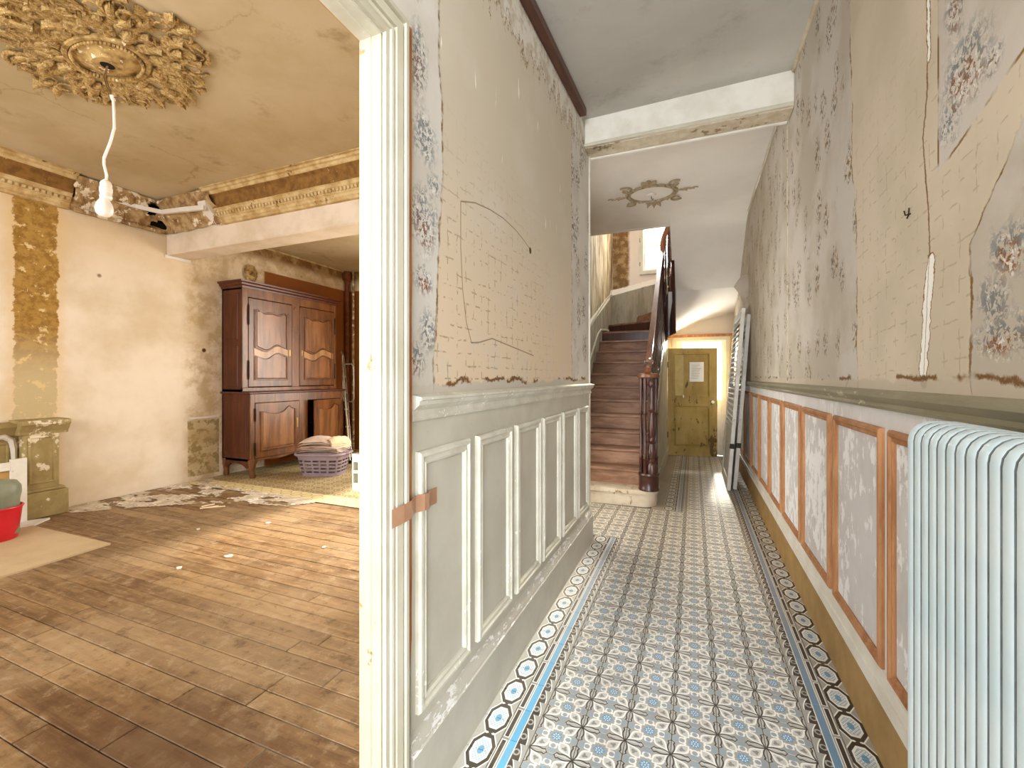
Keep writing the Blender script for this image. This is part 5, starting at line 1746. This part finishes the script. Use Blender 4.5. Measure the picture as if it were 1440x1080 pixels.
# sub-parts hang on the cupboard's body, doors being parts of the cupboard itself
def cup_door(w, h, upper_door, loc, ang, hinges, esc_s):
    slab, panels, moulds, band_ = carved_door(w, h, upper_door, '', 0)
    d = link('door', slab.mesh('door', M['armoire']), ac, Vector(loc) - ac.location, (0, 0, ang))
    for p_ in panels:
        link('raised_panel', p_.mesh('raised_panel', M['armoire_panel']), d)
    if band_:
        link('carved_band', band_.mesh('carved_band', M['armoire_band_gloss']), d)['label'] = 'carved band waving across the door, gloss painted in'
    for m_ in moulds:
        link('carved_moulding', m_.mesh('carved_moulding', M['armoire'], 60), d)
    for (s_, z0, z1) in hinges:
        o = link('hinge', MB().lathe([(0.006, z0 - 0.02), (0.010, z0), (0.010, z1), (0.006, z1 + 0.02)], (0.006, s_, 0), 8).mesh('hinge', M['iron'], 40), d)
    for (s_, z0, z1, mt) in esc_s:
        o = link('escutcheon', MB().cbox(0.0, 0.006, s_ - 0.014, s_ + 0.014, z0, z1, 0.003).mesh('escutcheon', M[mt]), d)
        o['label'] = 'brass escutcheon plate'
    return d


cup_door(0.695, 1.21, True, (UX + 0.004, 4.172, 1.215), 0, ((-0.006, 0.12, 0.34), (-0.006, 0.86, 1.10)), ((0.655, 0.44, 0.54, 'brass'),))
cup_door(0.70, 1.21, True, (UX + 0.004, 5.012, 1.215), 0, ((0.706, 0.12, 0.34), (0.706, 0.86, 1.10)), ((0.04, 0.46, 0.54, 'brass'), (0.665, 0.43, 0.53, 'brass')))
cup_door(0.715, 0.745, False, (LX + 0.004, 4.155, 0.25), 0, ((-0.006, 0.06, 0.20), (-0.006, 0.52, 0.66)), ((0.675, 0.36, 0.50, 'brass'),))
# right lower door stands ajar, hinged at its far edge
w4 = 0.675
an = R(10)
cup_door(w4, 0.745, False, (LX + 0.004 + w4 * sin(an), 5.712 - w4 * cos(an), 0.25), an, (), ())

# ------------------------------------------------------------------ laundry basket and blankets
BC = Vector((-4.76, 4.69, 0))
bk_ = thing('laundry_basket', 'lilac plastic laundry basket full of folded blankets before the cupboard', 'basket', (BC.x, BC.y, 0), None, (0, 0, R(18)))


def rr_pt(a, hx, hy, p=4.5):
    c, s_ = cos(a), sin(a)
    k = (abs(c) ** p + abs(s_) ** p) ** (-1.0 / p)
    return (hx * c * k, hy * s_ * k)


NS_, NZ_ = 72, 12
bm_ = MB()
HB = 0.295
for j in range(NZ_ + 1):
    t_ = j / NZ_
    hx, hy = 0.265 + 0.055 * t_, 0.18 + 0.045 * t_
    for k in range(NS_):
        x, y = rr_pt(2 * pi * k / NS_, hx, hy)
        bm_.v.append((x, y, HB * t_))
for j in range(NZ_):
    for k in range(NS_):
        if j in (2, 4, 6, 8) and k % 4 in (0, 1, 2):
            continue
        k2 = (k + 1) % NS_
        bm_.f.append((j * NS_ + k, j * NS_ + k2, (j + 1) * NS_ + k2, (j + 1) * NS_ + k))
bm_.f.append(tuple(range(NS_ - 1, -1, -1)))
bo = part('slotted_body', bm_, 'lilac', bk_, None, None, True)
sd_ = bo.modifiers.new('thick', 'SOLIDIFY')
sd_.thickness = 0.005
part('rim', MB().tube([(*rr_pt(2 * pi * k / 72, 0.335, 0.24), HB) for k in range(72)], 0.02, 8, True), 'lilac', bk_, 60, None, True)
for sx in (1, -1):
    part('handle', MB().tube([(sx * 0.335, -0.09, HB), (sx * 0.375, -0.07, HB + 0.01), (sx * 0.375, 0.07, HB + 0.01), (sx * 0.335, 0.09, HB)], 0.014, 8), 'lilac', bk_, 60, None, True)


def folded(name, label, mat, c, hx, hy, h, rot, layers=3, dome=0.03, sag=0.03, seed=1):
    """folded cloth: stacked rounded layers, soft and uneven"""
    o = thing(name, label, 'blanket', c, 'folded blankets in the basket', (0, 0, rot))
    for l in range(layers):
        z0, z1 = h * l / layers, h * (l + 1) / layers - 0.002
        mb = MB()
        nx_, ny_ = 18, 14
        for side in (0, 1):
            for i in range(nx_ + 1):
                for j in range(ny_ + 1):
                    u, v = 2 * i / nx_ - 1, 2 * j / ny_ - 1
                    e = max(abs(u) ** 6, abs(v) ** 6)
                    mid = (z0 + z1) / 2
                    th = (z1 - z0) / 2 * sqrt(max(0.0, 1 - e))
                    z = mid + (th if side else -th) + dome * (1 - u * u) * (1 - v * v) * (l + 1) / layers - sag * u * u * (abs(u))
                    q = Vector((u * 2 + seed, v * 2, l * 3))
                    z += 0.010 * mnoise.noise(q * 1.6)
                    mb.v.append((hx * u * (1 + 0.05 * mnoise.noise(q)), hy * v * (1 + 0.06 * mnoise.noise(q + Vector((5, 0, 0)))), z))
        N1 = (nx_ + 1) * (ny_ + 1)
        for side in (0, 1):
            for i in range(nx_):
                for j in range(ny_):
                    a = side * N1 + i * (ny_ + 1) + j
                    mb.f.append((a, a + 1, a + ny_ + 2, a + ny_ + 1) if side else (a, a + ny_ + 1, a + ny_ + 2, a + 1))
        ring = [i * (ny_ + 1) for i in range(nx_ + 1)] + [nx_ * (ny_ + 1) + j for j in range(1, ny_ + 1)] + [i * (ny_ + 1) + ny_ for i in range(nx_ - 1, -1, -1)] + [j for j in range(ny_ - 1, 0, -1)]
        for a, b in zip(ring, ring[1:] + ring[:1]):
            mb.f.append((a, b, N1 + b, N1 + a))
        part('fold', mb, mat, o, 60, None, True)
    return o


folded('folded_blanket', 'grey lilac cloth folded lowest inside the laundry basket', 'blanket_g', (BC.x, BC.y, 0.235), 0.285, 0.195, 0.085, R(18), 2, 0.01, 0.0, 3)
folded('folded_blanket', 'pale grey pink blanket folded in the middle of the basket pile', 'blanket', (BC.x + 0.01, BC.y - 0.01, 0.334), 0.285, 0.20, 0.075, R(20), 3, 0.01, 0.02, 8)
tb_ = folded('folded_blanket', 'pink blanket lying topmost and tilted on the basket pile', 'blanket', (BC.x - 0.06, BC.y - 0.03, 0.422), 0.225, 0.18, 0.06, R(24), 2, 0.05, 0.03, 5)
cb_ = folded('folded_blanket', 'cream blanket with thick folded edges at the right end of the basket pile', 'blanket_c', (BC.x + 0.19, BC.y + 0.06, 0.432), 0.11, 0.14, 0.075, R(-20), 3, 0.02, 0.06, 12)

# ------------------------------------------------------------------ stepladder beyond the cupboard
ld = thing('stepladder', 'folded metal stepladder with looped handles leaning beside the oak cupboard', 'ladder', (-5.1, 5.45, 0))
fa, ta = Vector((-4.953, 5.40, 0.012)), Vector((-5.69, 6.02, 1.62))
fb, tb2 = Vector((-5.12, 5.62, 0.012)), Vector((-5.86, 6.26, 1.50))
ta2, fa2 = Vector((-5.62, 6.0, 1.35)), Vector((-4.99, 5.42, 0.1))
for f_, t_ in ((fa, ta), (fb, tb2)):
    part('rail', MB().tube([f_, f_.lerp(t_, 0.5), t_], 0.015, 8), 'alu', ld, 40)
    part('rubber_foot', MB().lathe([(0.022, 0.0), (0.024, 0.03), (0.018, 0.05)], (f_.x, f_.y, 0), 10), 'dark', ld, 40)
for k in (0.16, 0.33, 0.5, 0.67, 0.84):
    part('rung', MB().bar([fa.lerp(ta, k), fb.lerp(tb2, k)], 0.05, 0.018), 'alu', ld)
lp = [ta, Vector((-5.70, 6.03, 1.72)), Vector((-5.73, 6.04, 1.78)), Vector((-5.78, 6.08, 1.80)), Vector((-5.84, 6.2, 1.74)), tb2]
part('loop_handle', MB().tube(lp, 0.012, 8), 'alu', ld, 60)
lp = [Vector((-5.665, 6.0, 1.574)), Vector((-5.49, 6.02, 1.575)), Vector((-5.45, 6.03, 1.53)), Vector((-5.445, 6.03, 0.98)), Vector((-5.48, 6.02, 0.92)), Vector((-5.63, 5.99, 0.925)), Vector((-5.64, 5.98, 1.0)), Vector((-5.66, 6.0, 1.5))]
part('loop_handle', MB().tube(lp, 0.012, 8, True), 'alu', ld, 60)

# ------------------------------------------------------------------ things by the left wall
wf = thing('wooden_surround', 'white painted wooden surround leaning on the olive pedestal', 'surround', (-5.70, 2.0, 0))
part('upright', MB().cbox(-5.745, -5.72, 1.965, 2.075, 0.0, 0.60, 0.003), 'white', wf)
part('top_rail', MB().cbox(-5.745, -5.72, 1.10, 1.965, 0.50, 0.575, 0.003), 'white', wf)
part('back_board', MB().cbox(-5.765, -5.748, 1.15, 1.97, 0.02, 0.52, 0.002), 'ochre_strip', wf)
wb = MB().prism([(-5.64, 2.20), (-5.715, 2.10), (-5.70, 1.60), (-5.53, 1.60), (-5.52, 2.05)], lambda a, b, d: (a, b, d), 0.0, 0.016)
tag(part('white_board', wb, 'white_clean'), 'small white board lying at the foot of the white surround', 'board')
bd_ = MB().prism([(-4.33, 2.05), (-5.50, 2.03), (-5.46, 1.10), (-4.25, 1.00)], lambda a, b, d: (a, b, d), 0.001, 0.014)
o = part('plywood_board', bd_, 'board')
tag(o, 'large pale sheet of plywood lying on the wooden floor', 'board')
bu = thing('red_bucket', 'red plastic bucket at the left edge beside the white surround', 'bucket', (-5.30, 1.72, 0.015))
part('bucket_body', MB().lathe([(0.135, 0.0), (0.14, 0.005), (0.165, 0.25), (0.172, 0.262), (0.165, 0.27), (0.158, 0.26), (0.13, 0.02)], (0, 0, 0), 28), 'red', bu, 40, None, True)
part('bucket_rim', MB().tube([(0.168 * cos(2 * pi * k / 28), 0.168 * sin(2 * pi * k / 28), 0.262) for k in range(28)], 0.008, 6, True), 'red', bu, 60, None, True)
gg = thing('plastic_can', 'grey green plastic can with rounded shoulder stuck in the red bucket', 'can', (-5.30, 1.72, 0.035))
part('can_body', MB().lathe([(0.10, 0.0), (0.115, 0.02), (0.118, 0.30), (0.128, 0.36), (0.125, 0.41), (0.10, 0.45), (0.05, 0.465), (0.03, 0.47)], (0.015, 0.03, 0.0), 22), 'greygreen', gg, 50, None, True)
cp_ = thing('white_cup', 'white paper cup standing on the grey green can at the left edge', 'cup', (-5.285, 1.70, 0.505))
part('cup_wall', MB().lathe([(0.03, 0.0), (0.032, 0.002), (0.045, 0.10), (0.042, 0.10), (0.029, 0.004)], (0, 0, 0), 18), 'paper', cp_, 50, None, True)

# plaster dust and scraps on the boards
def in_poly(x, y, P):
    r = False
    for (x0, y0), (x1, y1) in zip(P, P[1:] + P[:1]):
        if (y0 > y) != (y1 > y) and x < (x1 - x0) * (y - y0) / (y1 - y0) + x0:
            r = not r
    return r


DP = [(-5.98, 2.42), (-5.70, 2.38), (-5.30, 2.75), (-4.75, 3.15), (-4.25, 3.30), (-3.95, 3.34), (-3.70, 3.62), (-4.6, 3.66), (-5.4, 3.70), (-5.98, 3.95)]
dm = MB()
G_ = 0.022
idx = {}
for i in range(110):
    for j in range(80):
        x, y = -5.985 + G_ * i, 2.36 + G_ * j
        xc, yc = x + G_ / 2, y + G_ / 2
        q = Vector((xc * 3.0 + yc * 1.2, yc * 6.5, 0.3))
        v = mnoise.noise(q * 0.9) + 0.55 * mnoise.noise(q * 2.7) + 0.3 * mnoise.noise(q * 7)
        if not in_poly(xc, yc, DP) or v < -0.20:
            continue
        f = []
        for (a, b) in ((i, j), (i + 1, j), (i + 1, j + 1), (i, j + 1)):
            if (a, b) not in idx:
                X_, Y_ = -5.985 + G_ * a + 0.008 * mnoise.noise(Vector((a * 0.7, b * 0.7, 1))), 2.36 + G_ * b + 0.008 * mnoise.noise(Vector((a * 0.7, b * 0.7, 5)))
                idx[(a, b)] = len(dm.v)
                dm.v.append((X_, Y_, 0.0025 + 0.007 * abs(mnoise.noise(Vector((X_ * 14, Y_ * 14, 0))))))
            f.append(idx[(a, b)])
        dm.f.append(tuple(f))
o = part('plaster_dust', dm, 'dust', None, 60)
o['kind'] = 'stuff'
o['label'] = 'crumbled white plaster dust spread over the boards along the far wall'
o['category'] = 'debris'
for k, (x, y, l, a) in enumerate(((-4.62, 3.02, 0.16, 1.0), (-4.57, 3.05, 0.17, 0.75), (-4.70, 3.06, 0.12, 1.3))):
    w_ = MB().cbox(-l / 2, l / 2, -0.009, 0.009, 0, 0.010, 0.002)
    o = part('wood_splinter', w_, 'blanket_c', None, None, None, True)
    o.location = (x, y, 0.0005)
    o.rotation_euler = (0, 0, a)
    tag(o, ['short pale wood splinter among the three lying together by the plaster dust, the middle one', 'pale wood splinter lying nearest the doorway of the three by the plaster dust', 'shortest pale wood splinter of the three, lying nearest the far wall'][k], 'splinter', 'wood splinters on the boards')
rn = random.Random(5)
for k, (x, y, s_) in enumerate(((-3.23, 2.25, 0.03), (-3.35, 1.98, 0.022), (-3.62, 2.9, 0.024), (-2.7, 2.66, 0.02), (-4.05, 2.55, 0.018))):
    pts = [(s_ * rn.uniform(0.6, 1.2) * cos(2 * pi * i / 7), s_ * rn.uniform(0.5, 1.1) * sin(2 * pi * i / 7)) for i in range(7)]
    o = part('plaster_crumb', MB().prism(pts, lambda a, b, d: (a, b, d), 0.0, 0.008), 'white_clean', None, None, None, True)
    o.location = (x, y, 0.0005)
    tag(o, ['largest white plaster crumb, out on the bare boards nearer the doorway', 'small white plaster crumb just in front of the largest one', 'white plaster crumb lying between the largest one and the dust strip', 'white plaster crumb closest to the door jamb', 'white plaster crumb nearest the plywood board'][k], 'crumb', 'plaster crumbs on the boards')

# small bent nail left in the right wall
tag(part('wall_hook', MB().tube([(XR + 0.004, 1.752, 1.862), (XR - 0.014, 1.752, 1.858), (XR - 0.017, 1.752, 1.872)], 0.0022, 6).tube([(XR - 0.004, 1.754, 1.880), (XR - 0.006, 1.752, 1.858), (XR - 0.004, 1.768, 1.852)], 0.002, 6), 'iron', None, 60), 'small bent dark hook sticking out of the right hall wall', 'hook')
